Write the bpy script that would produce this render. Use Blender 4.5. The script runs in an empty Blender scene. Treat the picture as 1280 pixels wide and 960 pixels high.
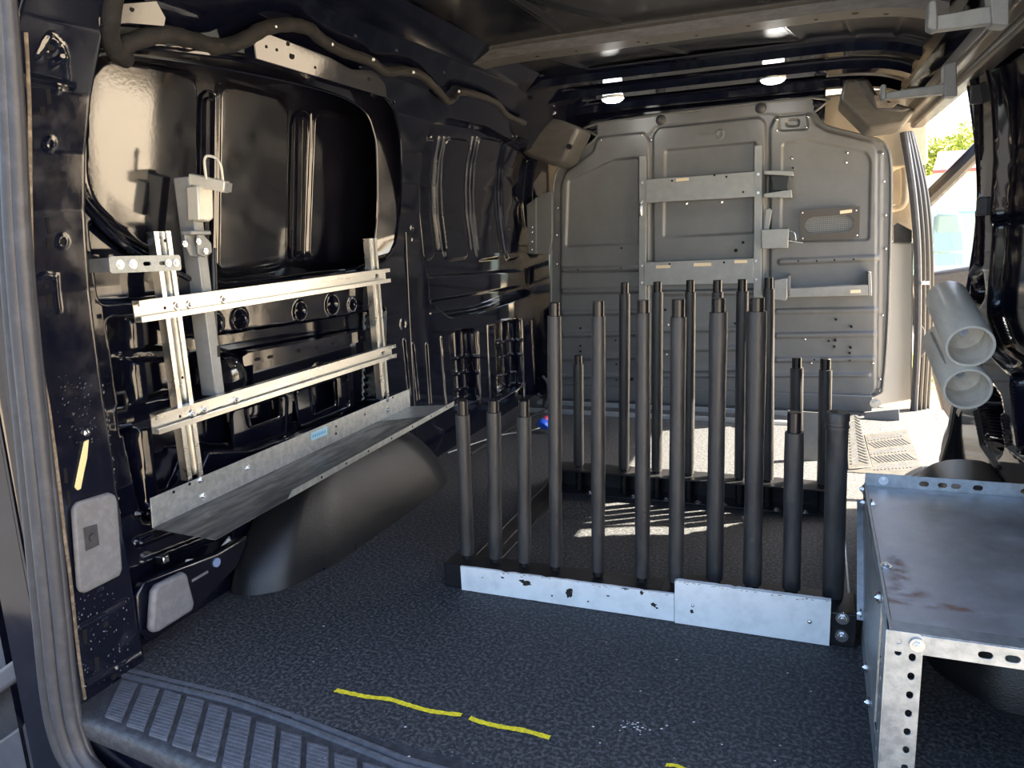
import bpy, bmesh, math, random
import numpy as np
from mathutils import Vector, Matrix
random.seed(7); np.random.seed(7)
PI = math.pi
SC = bpy.context.scene
COL = SC.collection

# ------------------------------------------------------------------ camera
YAW, PITCH, ROLL, FPX, CAMH = math.radians(-22.154), math.radians(-11.679), math.radians(-2.6275), 937.96, 0.88
F_ = Vector((math.sin(YAW)*math.cos(PITCH), math.cos(YAW)*math.cos(PITCH), math.sin(PITCH)))
R0 = Vector((math.cos(YAW), -math.sin(YAW), 0)); U0 = R0.cross(F_)
R_ = R0*math.cos(ROLL)+U0*math.sin(ROLL); U_ = U0*math.cos(ROLL)-R0*math.sin(ROLL)
CP = Vector((0, 0, CAMH))
cd = bpy.data.cameras.new('camera'); co = bpy.data.objects.new('camera', cd); COL.objects.link(co)
cd.sensor_width = 36; cd.lens = 36*FPX/1280; cd.clip_start = 0.02; cd.clip_end = 300
m = Matrix.Identity(4)
for i in range(3):
    m[i][0] = R_[i]; m[i][1] = U_[i]; m[i][2] = -F_[i]
m.translation = CP
co.matrix_world = m; SC.camera = co

# ------------------------------------------------------------------ light
SC.view_settings.view_transform = 'Standard'; SC.view_settings.look = 'None'
SC.view_settings.gamma = 1; SC.view_settings.use_curve_mapping = False
SC.view_settings.exposure = 1.25
w = bpy.data.worlds.new('sky'); SC.world = w; w.use_nodes = True
nt = w.node_tree; nt.nodes.clear()
sk = nt.nodes.new('ShaderNodeTexSky'); sk.sky_type = 'NISHITA'; sk.sun_disc = False
sk.sun_elevation = math.radians(45); sk.sun_rotation = math.radians(60); sk.air_density = 1.0; sk.dust_density = 3.5
bg = nt.nodes.new('ShaderNodeBackground'); bg.inputs[1].default_value = 0.32
wo = nt.nodes.new('ShaderNodeOutputWorld')
nt.links.new(sk.outputs[0], bg.inputs[0]); nt.links.new(bg.outputs[0], wo.inputs[0])
sd = bpy.data.lights.new('sun', 'SUN'); sd.energy = 21; sd.angle = math.radians(0.53); sd.color = (1, .89, .70)
so = bpy.data.objects.new('sun', sd); COL.objects.link(so)
so.rotation_euler = Vector((-1.0, -.60, -1.20)).to_track_quat('-Z', 'Y').to_euler(); so.location = (5, 4, 8)

# ------------------------------------------------------------------ pixel rays
def ray(px, py): return F_+R_*((px-640)/FPX)-U_*((py-480)/FPX)
def PZ(px, py, z=0.0):
    d = ray(px, py); return CP+d*((z-CAMH)/d.z)
def PY(px, py, Y):
    d = ray(px, py); return CP+d*(Y/d.y)
def PX(px, py, X):
    d = ray(px, py); return CP+d*(X/d.x)
_z = [-.3, .35, .6, .8, .95, 1.05, 1.15, 1.25, 1.33, 1.40, 1.46]
_x = [-1.375, -1.375, -1.372, -1.362, -1.342, -1.318, -1.282, -1.23, -1.165, -1.075, -.95]
def Xin(z): return np.interp(z, _z, _x)
def WL(px, py, off=0.0):
    X = -1.33
    for _ in range(40):
        p = PX(px, py, X); X = .5*X+.5*(float(Xin(p.z))+off)
    return PX(px, py, X)
_zr = [-.3, .8, 1.0, 1.15, 1.28, 1.36, 1.42]
_xr = [.43, .43, .422, .405, .375, .325, .25]
def Xr(z): return np.interp(z, _zr, _xr)
def WR(px, py, off=0.0):
    X = .46
    for _ in range(40):
        p = PX(px, py, X); X = .5*X+.5*(float(Xr(p.z))+off)
    return PX(px, py, X)

# ------------------------------------------------------------------ materials
def mat(name, col, rough=.5, metal=0.0, ior=1.5, noise=0.0, nscale=40, bump=0.0, bscale=200, coat=0.0,
        col2=None, spot=(.45, .6), rvar=0.0, aniso=None, emit=None, trans=0.0, alpha=None):
    M = bpy.data.materials.new(name); M.use_nodes = True
    n = M.node_tree.nodes; L = M.node_tree.links; b = n['Principled BSDF']
    b.inputs['Base Color'].default_value = (*col, 1); b.inputs['Roughness'].default_value = rough
    b.inputs['Metallic'].default_value = metal; b.inputs['IOR'].default_value = ior
    b.inputs['Coat Weight'].default_value = coat; b.inputs['Coat Roughness'].default_value = .05
    b.inputs['Transmission Weight'].default_value = trans
    tc = n.new('ShaderNodeTexCoord')
    if noise or col2:
        t = n.new('ShaderNodeTexNoise'); t.inputs['Scale'].default_value = nscale; t.inputs['Detail'].default_value = 8
        t.inputs['Roughness'].default_value = .65
        src = tc.outputs['Object']
        if aniso:
            mp = n.new('ShaderNodeMapping'); mp.inputs['Scale'].default_value = aniso
            L.new(src, mp.inputs[0]); src = mp.outputs[0]
        L.new(src, t.inputs['Vector'])
        r = n.new('ShaderNodeValToRGB'); r.color_ramp.elements[0].position = spot[0]; r.color_ramp.elements[1].position = spot[1]
        c2 = col2 or tuple(min(1, c*(1+noise)) for c in col); c1 = col if col2 else tuple(c*(1-noise) for c in col)
        r.color_ramp.elements[0].color = (*c1, 1); r.color_ramp.elements[1].color = (*c2, 1)
        L.new(t.outputs['Fac'], r.inputs[0]); L.new(r.outputs[0], b.inputs['Base Color'])
        if rvar:
            q = n.new('ShaderNodeMapRange'); q.inputs[1].default_value = .3; q.inputs[2].default_value = .7
            q.inputs[3].default_value = max(.02, rough-rvar); q.inputs[4].default_value = min(1, rough+rvar)
            L.new(t.outputs['Fac'], q.inputs[0]); L.new(q.outputs[0], b.inputs['Roughness'])
    if bump:
        t2 = n.new('ShaderNodeTexNoise'); t2.inputs['Scale'].default_value = bscale; t2.inputs['Detail'].default_value = 4
        L.new(tc.outputs['Object'], t2.inputs['Vector'])
        bp = n.new('ShaderNodeBump'); bp.inputs['Strength'].default_value = bump; bp.inputs['Distance'].default_value = .004
        L.new(t2.outputs['Fac'], bp.inputs['Height']); L.new(bp.outputs[0], b.inputs['Normal'])
    if emit:
        b.inputs['Emission Color'].default_value = (*emit[0], 1); b.inputs['Emission Strength'].default_value = emit[1]
    return M
M = {}
M['paint'] = mat('black_gloss_paint', (.0030, .0036, .010), .08, ior=1.6, col2=(.010, .012, .022), nscale=14, spot=(.5, .75), rvar=.03, bump=.012, bscale=60)
M['skin'] = mat('black_inner_skin', (.006, .006, .010), .10, ior=1.82, col2=(.012, .012, .018), nscale=9, spot=(.45, .75), rvar=.05, bump=.02, bscale=120)
M['roof'] = mat('black_roof_paint', (.005, .006, .010), .18, ior=1.55, col2=(.014, .013, .013), nscale=7, spot=(.45, .75), rvar=.08, bump=.03, bscale=25)
M['pillar'] = mat('scuffed_black_paint', (.004, .005, .013), .12, ior=1.8, col2=(.03, .032, .05), nscale=16, spot=(.56, .78), rvar=.08, bump=.02, bscale=90)
M['hole'] = mat('hole_black', (.002, .002, .003), .9)
M['floor'] = mat('black_floor_coating', (.022, .024, .029), .6, ior=1.45, col2=(.15, .155, .165), nscale=130, spot=(.46, .70), bump=.8, bscale=330)
M['arch'] = mat('moulded_black_plastic', (.009, .0095, .012), .30, ior=1.5, col2=(.014, .014, .015), nscale=9, spot=(.4, .75), rvar=.04, bump=.25, bscale=350)
M['tread'] = mat('grey_black_tread_rubber', (.085, .09, .105), .40, ior=1.5, col2=(.14, .15, .175), nscale=60, spot=(.4, .7), bump=.3, bscale=300)
M['tread_dark'] = mat('dark_tread_rubber', (.035, .037, .043), .45, col2=(.06, .063, .072), nscale=70, bump=.3, bscale=300)
M['groove'] = mat('worn_step_mat', (.040, .037, .033), .6, col2=(.022, .021, .020), nscale=30, bump=.3, bscale=200)
M['seal'] = mat('grey_rubber_seal', (.040, .042, .050), .45, col2=(.075, .078, .092), nscale=30, spot=(.5, .8), bump=.15, bscale=150)
M['greyplas'] = mat('grey_plastic', (.19, .19, .20), .5, noise=.1, nscale=60, bump=.15, bscale=400)
M['darkplas'] = mat('dark_grey_plastic', (.055, .055, .06), .45, noise=.15, nscale=30, bump=.15, bscale=300)
M['covplas'] = mat('warm_grey_cover_plastic', (.072, .068, .062), .40, noise=.10, nscale=14, aniso=(1, 1, 3), bump=.1, bscale=100)
M['beige'] = mat('beige_headliner', (.60, .52, .40), .75, noise=.05, nscale=20)
M['whitetrim'] = mat('pale_cab_trim', (.75, .75, .74), .5)
M['galv'] = mat('galvanised_steel', (.36, .39, .41), .42, metal=.75, col2=(.50, .53, .55), nscale=55, spot=(.4, .62), rvar=.08, bump=.02)
M['galvtop'] = mat('worn_galvanised_sheet', (.46, .48, .52), .46, metal=.55, col2=(.74, .76, .80), nscale=11, spot=(.35, .7), rvar=.10, bump=.05, bscale=18)
M['tray'] = mat('scuffed_dark_tray', (.20, .205, .21), .42, metal=.8, col2=(.10, .10, .105), nscale=9, aniso=(5, .7, 5), spot=(.42, .6), rvar=.1)
M['alu'] = mat('strut_aluminium', (.82, .82, .80), .30, metal=1.0, col2=(.70, .70, .68), nscale=30, aniso=(1, .15, 1), spot=(.4, .7), rvar=.06)
M['postgrey'] = mat('grey_painted_steel', (.30, .31, .31), .42, metal=.25, noise=.06, nscale=30)
M['cream'] = mat('cream_painted_steel', (.72, .69, .60), .38, metal=.3, noise=.05, nscale=20)
M['bulk'] = mat('grey_bulkhead_paint', (.155, .160, .163), .38, metal=.35, col2=(.18, .185, .188), nscale=12, spot=(.4, .7), rvar=.06, bump=.03, bscale=120)
M['bulk2'] = mat('zinc_bracket', (.29, .295, .29), .38, metal=.6, col2=(.35, .355, .35), nscale=18, spot=(.4, .7), rvar=.08)
M['plategrey'] = mat('charcoal_plate_paint', (.075, .07, .065), .42, metal=.2)
M['bolt'] = mat('zinc_bolt', (.72, .72, .72), .25, metal=1)
M['sleeve'] = mat('black_foam_sleeve', (.026, .026, .028), .44, ior=1.55, col2=(.058, .055, .053), nscale=35, aniso=(1, 1, .25), spot=(.45, .75), rvar=.1, bump=.2, bscale=90)
M['core'] = mat('black_steel_core', (.010, .010, .012), .26, ior=1.5)
M['rackblack'] = mat('black_rack_steel', (.010, .010, .012), .35, col2=(.04, .036, .032), nscale=40, spot=(.55, .8), bump=.1, bscale=120)
M['whiteplate'] = mat('worn_white_board', (.80, .83, .84), .45, col2=(.66, .69, .70), nscale=20, spot=(.45, .7))
M['wear'] = mat('rusty_black_wear', (.02, .017, .015), .7, noise=.4, nscale=90)
M['rust'] = mat('brown_rust', (.20, .10, .06), .7, col2=(.30, .19, .13), nscale=90, metal=.3)
M['pvc'] = mat('grey_white_pvc', (.90, .82, .69), .35, col2=(.72, .65, .55), nscale=9, aniso=(3, .4, 3), spot=(.4, .7))
M['pvcin'] = mat('dusty_pvc_inside', (.88, .82, .72), .6, col2=(.66, .58, .48), nscale=25, spot=(.4, .7))
M['harness'] = mat('cloth_tape_harness', (.006, .0055, .0055), .8, col2=(.013, .0115, .011), nscale=30, bump=.5, bscale=260)
M['white'] = mat('white_plastic', (.8, .8, .78), .4)
M['yellow'] = mat('yellow_paint', (.92, .74, .03), .7, noise=.15, nscale=120, bump=.4, bscale=300)
M['paleyel'] = mat('pale_yellow_sunlight', (.85, .72, .36), .45)
M['blue'] = mat('blue_plastic', (.02, .12, .75), .35)
M['red'] = mat('pink_red_plastic', (.75, .10, .20), .4)
M['cable'] = mat('black_cable', (.02, .02, .022), .4)
M['sticker'] = mat('pale_blue_sticker', (.35, .66, .85), .4)
M['tagm'] = mat('cream_label', (.80, .66, .45), .5)
M['bluetext'] = mat('blue_print', (.06, .25, .55), .5)
M['glow'] = mat('led_lens', (1, 1, 1), .3, emit=((1, .98, .93), 14))
M['rail'] = mat('floor_rail_aluminium', (.72, .74, .76), .3, metal=.9)
M['ply'] = mat('plywood', (.42, .33, .23), .7, noise=.2, nscale=40, aniso=(1, 8, 1))
M['edgetan'] = mat('tan_edge_reflection', (.42, .34, .25), .35, metal=.5, noise=.3, nscale=60)  # tan reflection painted as base colour, for the pillar edge
M['bow_reflection'] = mat('scuffed_bow_reflection', (.14, .135, .13), .34, metal=.35, col2=(.08, .078, .075), nscale=24, aniso=(1, 4, 4), spot=(.4, .7))  # pale tone paints the ground's reflection on the first roof bow
M['ground'] = mat('sunlit_concrete', (.52, .44, .335), .85, col2=(.47, .39, .29), nscale=2.5, spot=(.4, .65), bump=.2, bscale=40)
M['dark_ground'] = mat('added_dark_ground', (.07, .07, .075), .9, col2=(.10, .10, .105), nscale=30, bump=.3, bscale=60)
M['grass'] = mat('dry_green_grass', (.20, .26, .05), .9, col2=(.38, .36, .12), nscale=12)
M['leaf'] = mat('sunlit_leaf', (.20, .27, .03), .6, col2=(.34, .36, .05), nscale=1.5, spot=(.4, .6))
M['bark'] = mat('bark', (.12, .09, .06), .9)
M['redroof'] = mat('red_roof_sheet', (.42, .10, .09), .6, noise=.1, nscale=5)
M['housewall'] = mat('pale_render', (.62, .55, .50), .8)
M['fence'] = mat('grey_white_fence', (.55, .56, .55), .8)
M['carpaint'] = mat('pale_teal_car_paint', (.30, .45, .46), .2, ior=1.6)
M['carglass'] = mat('car_glass', (.30, .40, .40), .06, ior=1.6)
M['tyre'] = mat('tyre', (.02, .02, .02), .8)
M['mirror'] = mat('mirror_glass', (.92, .94, .95), .02, metal=1)
M['glass'] = mat('door_glass', (.95, .98, .97), .0, ior=1.05, trans=1.0)
M['doordark'] = mat('dark_door_trim', (.035, .037, .045), .5, noise=.15, nscale=50, bump=.2, bscale=300)
M['outdoor'] = mat('blue_grey_door_trim', (.06, .064, .075), .38, col2=(.095, .10, .115), nscale=8, spot=(.4, .7), rvar=.08)
M['tan'] = mat('tan_painted_channel', (.11, .095, .078), .32, metal=.4, noise=.15, nscale=20)

# ------------------------------------------------------------------ mesh helpers
def frame_of(ax):
    ax = Vector(ax).normalized(); t = Vector((0, 0, 1)) if abs(ax.z) < .9 else Vector((1, 0, 0))
    u = t.cross(ax).normalized(); return u, ax.cross(u), ax
class MB:
    def __init__(s): s.v = []; s.f = []
    def add(s, vs, fs):
        o = len(s.v); s.v += [Vector(p) for p in vs]; s.f += [[i+o for i in q] for q in fs]; return s
    def boxb(s, x0, x1, y0, y1, z0, z1):
        v = [(x, y, z) for z in (z0, z1) for y in (y0, y1) for x in (x0, x1)]
        return s.add(v, [(0, 2, 3, 1), (4, 5, 7, 6), (0, 1, 5, 4), (2, 6, 7, 3), (0, 4, 6, 2), (1, 3, 7, 5)])
    def bar(s, p0, p1, wu, wv, up=(0, 0, 1)):
        p0 = Vector(p0); p1 = Vector(p1); ax = (p1-p0).normalized(); u = Vector(up).cross(ax).normalized(); v = ax.cross(u)
        r = []
        for p in (p0, p1):
            r += [p+u*a*wu/2+v*b*wv/2 for a, b in ((-1, -1), (1, -1), (1, 1), (-1, 1))]
        return s.add(r, [(0, 3, 2, 1), (4, 5, 6, 7), (0, 1, 5, 4), (1, 2, 6, 5), (2, 3, 7, 6), (3, 0, 4, 7)])
    def prism(s, pts, vec):
        n = len(pts); vec = Vector(vec); a = [Vector(p) for p in pts]
        nr = Vector((0, 0, 0))
        for i in range(n): nr += (a[i]-a[0]).cross(a[(i+1) % n]-a[0])
        if nr.dot(vec) > 0: a.reverse()
        return s.add(a+[p+vec for p in a], [list(range(n)), list(range(2*n-1, n-1, -1))]+[(i, i+n, (i+1) % n+n, (i+1) % n) for i in range(n)])
    def cyl(s, p0, p1, r0, r1=None, n=20, caps=True):
        return s.loft(p0, p1, [(r0, 0), (r1 if r1 is not None else r0, 1)], n, caps)
    def loft(s, p0, p1, prof, n=20, caps=True):
        p0 = Vector(p0); p1 = Vector(p1); u, v, ax = frame_of(p1-p0); L = (p1-p0).length; vs = []; fs = []
        for r, t in prof:
            c = p0+ax*L*t
            vs += [c+(u*math.cos(2*PI*k/n)+v*math.sin(2*PI*k/n))*r for k in range(n)]
        for i in range(len(prof)-1):
            for k in range(n):
                fs.append((i*n+k, i*n+(k+1) % n, (i+1)*n+(k+1) % n, (i+1)*n+k))
        if caps: fs += [list(range(n-1, -1, -1)), list(range((len(prof)-1)*n, len(prof)*n))]
        return s.add(vs, fs)
    def tube(s, path, r, n=10):
        P = [Vector(p) for p in path]; N = len(P); rr = r if isinstance(r, (list, tuple)) else [r]*N
        T = [(P[min(i+1, N-1)]-P[max(i-1, 0)]).normalized() for i in range(N)]
        u, v, _ = frame_of(T[0]); vs = []; fs = []
        for i in range(N):
            u = (u-T[i]*u.dot(T[i])).normalized(); v = T[i].cross(u)
            vs += [P[i]+(u*math.cos(2*PI*k/n)+v*math.sin(2*PI*k/n))*rr[i] for k in range(n)]
        for i in range(N-1):
            for k in range(n): fs.append((i*n+k, i*n+(k+1) % n, (i+1)*n+(k+1) % n, (i+1)*n+k))
        fs += [list(range(n-1, -1, -1)), list(range((N-1)*n, N*n))]
        return s.add(vs, fs)
    def plate(s, outer, holes, O, u, v, th):
        """flat plate in the plane O + a*u + b*v with real holes, thickness th along u x v"""
        bm = bmesh.new(); es = []
        for loop in [outer]+holes:
            vv = [bm.verts.new((a, b, 0)) for a, b in loop]
            for i in range(len(vv)): es.append(bm.edges.new((vv[i], vv[(i+1) % len(vv)])))
        bmesh.ops.triangle_fill(bm, use_beauty=True, use_dissolve=False, edges=es)
        bm.normal_update()
        for f in bm.faces:
            if f.normal.z > 0: f.normal_flip()
        g = bmesh.ops.extrude_face_region(bm, geom=bm.faces[:])
        for e in g['geom']:
            if isinstance(e, bmesh.types.BMVert): e.co.z += th
        O = Vector(O); u = Vector(u).normalized(); v = Vector(v); v = (v-u*v.dot(u)).normalized(); w = u.cross(v)
        bm.verts.index_update()
        s.add([O+u*q.co.x+v*q.co.y+w*q.co.z for q in bm.verts], [[q.index for q in f.verts] for f in bm.faces])
        bm.free(); return s
    def build(s, name, material, parent=None, bevel=0.0, ang=35, seg=2, sub=0):
        me = bpy.data.meshes.new(name); L = Vector((0, 0, 0))
        if parent is not None:
            q = parent
            while q is not None: L = L+q.location; q = q.parent
        me.from_pydata([tuple(p-L) for p in s.v], [], s.f); me.validate()
        bm = bmesh.new(); bm.from_mesh(me); bmesh.ops.recalc_face_normals(bm, faces=bm.faces); bm.to_mesh(me); bm.free()
        for p in me.polygons: p.use_smooth = True
        me.set_sharp_from_angle(angle=math.radians(ang))
        me.materials.append(material)
        o = bpy.data.objects.new(name, me); COL.objects.link(o)
        if parent is not None: o.parent = parent
        if sub:
            sm = o.modifiers.new('s', 'SUBSURF'); sm.levels = sub; sm.render_levels = sub
        if bevel:
            b = o.modifiers.new('b', 'BEVEL'); b.width = bevel; b.segments = seg; b.limit_method = 'ANGLE'; b.angle_limit = math.radians(40)
        return o
def tag(o, label=None, cat=None, group=None, kind=None):
    if label: o['label'] = label
    if cat: o['category'] = cat
    if group: o['group'] = group
    if kind: o['kind'] = kind
    return o
def thing(name, label, cat, loc, group=None):
    o = bpy.data.objects.new(name, None); o.empty_display_size = .05; COL.objects.link(o); o.location = loc
    return tag(o, label, cat, group)
def circ(cx, cy, r, n=12, ry=None): return [(cx+r*math.cos(2*PI*k/n), cy+(ry or r)*math.sin(2*PI*k/n)) for k in range(n)]
def slot(cx, cy, L, r, n=6):
    return [(cx+(L/2-r)*sx+r*math.cos(a), cy+r*math.sin(a)) for sx, a0 in ((1, -PI/2), (-1, PI/2)) for a in [a0+PI*k/n for k in range(n+1)]]
def slotv(cx, cy, L, r, n=6): return [(b-cy+cx, a-cx+cy) for a, b in slot(cx, cy, L, r, n)]
def rrect(x0, x1, y0, y1, r, n=4):
    return [(cx+r*math.cos(a0+PI/2*k/n), cy+r*math.sin(a0+PI/2*k/n)) for cx, cy, a0 in ((x1-r, y1-r, 0), (x0+r, y1-r, PI/2), (x0+r, y0+r, PI), (x1-r, y0+r, 1.5*PI)) for k in range(n+1)]
def bolt(p, nrm, r=.006, parent=None, name='bolt', washer=True, material=None):
    p = Vector(p); nrm = Vector(nrm).normalized(); b = MB()
    if washer: b.cyl(p-nrm*.001, p+nrm*.0015, r*1.55, n=16)
    b.cyl(p+nrm*.001, p+nrm*r*.75, r, r*.95, n=6); b.loft(p+nrm*r*.7, p+nrm*r*1.1, [(r*.55, 0), (r*.5, 1)], 8)
    return b.build(name, material or M['bolt'], parent, ang=25)
def rivet(p, nrm, r=.005, parent=None, name='rivet'):
    p = Vector(p); nrm = Vector(nrm).normalized()
    return MB().loft(p-nrm*.001, p+nrm*r*.7, [(r, 0), (r*.95, .35), (r*.7, .75), (r*.25, 1)], 10).build(name, M['bolt'], parent, ang=60)
def smooth_path(pts, k=6):
    P = [Vector(p) for p in pts]; out = []
    for i in range(len(P)-1):
        a, b, c, d = P[max(i-1, 0)], P[i], P[i+1], P[min(i+2, len(P)-1)]
        for j in range(k):
            t = j/k; out.append(.5*((2*b)+(c-a)*t+(2*a-5*b+4*c-d)*t*t+(3*b-a-3*c+d)*t**3))
    return out+[P[-1]]

# ------------------------------------------------------------------ pressed sheet (height field) helpers
def chaikin(P, it=2, r=None):
    """rounds each corner of polygon P; it = 1 small radius, it = 2 larger radius"""
    P = np.array(P, float); r = r or (.014 if it == 1 else .035); out = []; N = len(P)
    for i in range(N):
        v = P[i]; a = P[i-1]-v; b = P[(i+1) % N]-v; la, lb = np.hypot(*a), np.hypot(*b)
        p1 = v+a/max(la, 1e-9)*min(r, .48*la); p2 = v+b/max(lb, 1e-9)*min(r, .48*lb)
        for k in range(5):
            t = k/4; out.append((1-t)**2*p1+2*t*(1-t)*v+t*t*p2)
    return np.array(out)
def sdpoly(P, A, B):
    """signed distance (negative inside) to polygon P on grid A, B"""
    P = np.asarray(P, float); n = len(P); d = np.full(A.shape, 1e9); ins = np.zeros(A.shape, bool)
    for i in range(n):
        a, b = P[i], P[(i+1) % n]; e = b-a
        if (e*e).sum() < 1e-14: continue
        wx, wy = A-a[0], B-a[1]; t = np.clip((wx*e[0]+wy*e[1])/(e*e).sum(), 0, 1)
        d = np.minimum(d, (wx-e[0]*t)**2+(wy-e[1]*t)**2)
        c = ((a[1] <= B) & (b[1] > B)) | ((b[1] <= B) & (a[1] > B))
        with np.errstate(divide='ignore', invalid='ignore'):
            xi = a[0]+(B-a[1])*e[0]/(e[1] if e[1] != 0 else 1e-12)
        ins ^= c & (A < xi)
    d = np.sqrt(d); return np.where(ins, -d, d)
def sdline(P, A, B):
    d = np.full(A.shape, 1e9)
    for i in range(len(P)-1):
        a, b = np.array(P[i], float), np.array(P[i+1], float); e = b-a
        wx, wy = A-a[0], B-a[1]; t = np.clip((wx*e[0]+wy*e[1])/max((e*e).sum(), 1e-12), 0, 1)
        d = np.minimum(d, np.hypot(wx-e[0]*t, wy-e[1]*t))
    return d
def sst(sd_, w):
    t = np.clip(.5-sd_/w, 0, 1); return t*t*(3-2*t)
def blend(D, val, m): return D*(1-m)+val*m
def grid_obj(name, V, material, mask=None, parent=None, flip=False):
    h, w_ = V.shape[:2]; idx = np.arange(h*w_).reshape(h, w_)
    q = np.stack([idx[:-1, :-1], idx[:-1, 1:], idx[1:, 1:], idx[1:, :-1]], -1)
    if flip: q = q[..., ::-1]
    q = q.reshape(-1, 4)
    if mask is not None:
        mk = (mask[:-1, :-1] & mask[1:, 1:] & mask[1:, :-1] & mask[:-1, 1:]).ravel(); q = q[mk]
    me = bpy.data.meshes.new(name); v = V.reshape(-1, 3).copy()
    if parent is not None:
        qp = parent
        while qp is not None: v -= np.array(qp.location); qp = qp.parent
    used, inv = np.unique(q, return_inverse=True); v = v[used]; q = inv.reshape(-1, 4)
    me.vertices.add(len(v)); me.vertices.foreach_set('co', v.astype(np.float32).ravel())
    me.loops.add(q.size); me.loops.foreach_set('vertex_index', q.astype(np.int32).ravel())
    me.polygons.add(len(q)); me.polygons.foreach_set('loop_start', np.arange(0, q.size, 4, dtype=np.int32))
    me.polygons.foreach_set('loop_total', np.full(len(q), 4, np.int32))
    me.polygons.foreach_set('use_smooth', np.ones(len(q), bool))
    me.update(); me.validate(); me.materials.append(material)
    o = bpy.data.objects.new(name, me); COL.objects.link(o)
    if parent is not None: o.parent = parent
    return o

# ================================================================== STRUCTURE
# ---- left wall: pressed black body side, Y = along the van
YA, ZA = np.meshgrid(np.arange(1.03, 3.72, .004), np.arange(-.03, 1.452, .004))
D = np.zeros(YA.shape)
def lp(pts, it=2, off=-.03):
    P = [(p.y, p.z) for p in (WL(a, b, off) for a, b in pts)]
    return chaikin(P, it) if it else np.array(P)
def feat(pts, val, w_=.012, it=2, off=-.03, grow=0.0):
    global D
    s = sdpoly(lp(pts, it, off), YA, ZA)-grow; D = blend(D, val, sst(s, w_)); return s
def ridge(pts, hgt, wid, off=-.03):
    global D
    s = sdline([(p.y, p.z) for p in (WL(a, b, off) for a, b in pts)], YA, ZA)
    D = D-hgt*sst(s-wid/2, wid*.7)
def ringl(c, r, off, hgt, wid):
    global D
    p = WL(*c, off); s = np.abs(np.hypot(YA-p.y, ZA-p.z)-r); D = D-hgt*sst(s-wid/2, wid*.8)
# first big window pressing
WIN_OUT = [(94, 110), (102, 74), (122, 58), (250, 66), (400, 92), (478, 118), (496, 152), (501, 195), (498, 275), (480, 326), (400, 346), (280, 357), (205, 334), (156, 308), (112, 266), (95, 230)]
WIN_IN = [(100, 112), (108, 84), (126, 67), (250, 80), (400, 112), (452, 136), (467, 166), (471, 200), (470, 285), (456, 330), (395, 340), (280, 352), (205, 326), (160, 303), (116, 260), (101, 226)]
def closed(P, k=4):
    n = len(P); Q = smooth_path([P[-1]]+list(P)+[P[0], P[1]], k); return Q[k:-k-1]
win_o = closed([WL(a, b, .0) for a, b in WIN_OUT]); win_sd = sdpoly(np.array([(p.y, p.z) for p in win_o]), YA, ZA)
# second window pressing
feat([(524, 178), (530, 158), (548, 150), (600, 160), (655, 188), (664, 200), (668, 340), (655, 368), (600, 388), (556, 396), (538, 384), (524, 335)], .045, .014)
for xa, xb in ((529, 544), (557, 586), (597, 626), (634, 650)):
    feat([(xa, 172), (xb, 176), (xb-1, 322), (xa, 326)], .034, .012, off=-.04)
for x in (549, 555, 590, 596, 628, 633): ridge([(x, 172), (x-1, 312)], .009, .007, -.045)
feat([(528, 346), (650, 338), (650, 358), (530, 378)], .018, .012, 1, -.03)
ridge([(538, 392), (600, 384), (655, 366)], .006, .008, 0)
# belt zone under the first window: holes, cavity, beam
feat([(150, 420), (270, 418), (410, 398), (472, 386), (470, 505), (300, 560), (150, 560)], .085, .014, 1)
for c, r in (((299, 399), .026), ((375, 389), .026), ((415, 381), .030), ((440, 381), .019), ((268, 405), .026)):
    p = WL(*c, 0); D = blend(D, .03, sst(np.hypot(YA-p.y, ZA-p.z)-r*.8, .008)); ringl(c, r, 0, .005, .008)
# rear lower quarter: gusset, dark members, bright outer skin between them
feat([(108, 276), (128, 280), (200, 336), (206, 374), (122, 378)], .02, .010, 1, -.01)
feat([(122, 400), (235, 392), (250, 560), (215, 640), (168, 650), (148, 560)], .075, .010, 1, -.03)
feat([(158, 398), (178, 398), (200, 640), (180, 648)], .012, .010, 0, -.02)
feat([(124, 440), (240, 434), (241, 448), (126, 452)], .045, .008, 0, -.04)
feat([(136, 508), (245, 488), (248, 520), (140, 540)], .030, .010, 0, -.03)
ridge([(144, 536), (250, 515)], .008, .008, -.04)
# bottom sill rails and forward ladder openings
ridge([(160, 640), (300, 590)], .012, .012); ridge([(160, 676), (300, 625)], .016, .014); ridge([(165, 700), (300, 648)], .008, .008)
feat([(160, 716), (290, 668), (286, 700), (175, 790)], .015, .010, 0, 0)
for pl, rb in (([(551, 421), (566, 412), (583, 412), (588, 498), (558, 510)], (447, 467, 487)), ([(609, 406), (626, 401), (640, 400), (644, 481), (613, 501)], (427, 445, 468))):
    x0 = min(a for a, b in pl); x1 = max(a for a, b in pl)
    feat(pl, .06, .010, 1, -.04)
    for yy in rb: ridge([(x0+6, yy+3), (x1-5, yy-2)], .012, .008, -.055)
    q = pl+[pl[0]]; ridge(q, .006, .008, 0)
for pp in ([(597, 415), (600, 505)], [(652, 400), (655, 500)], [(505, 425), (512, 495)], [(516, 430), (523, 500)], [(533, 430), (538, 505)], [(664, 400), (668, 480)]): ridge(pp, .008, .010, 0)
for c, r in (((504, 405), .020), ((553, 172), .006), ((515, 285), .008), ((516, 300), .006)): ringl(c, r, 0, .004, .006)
# cant rail above the window
ridge([(160, 62), (300, 75), (420, 104), (490, 132)], .010, .014, 0)
V = np.stack([Xin(ZA)-D, YA, ZA], -1)
wl = grid_obj('wall_left', V, M['paint'], mask=win_sd > 0); tag(wl, kind='structure')
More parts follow.
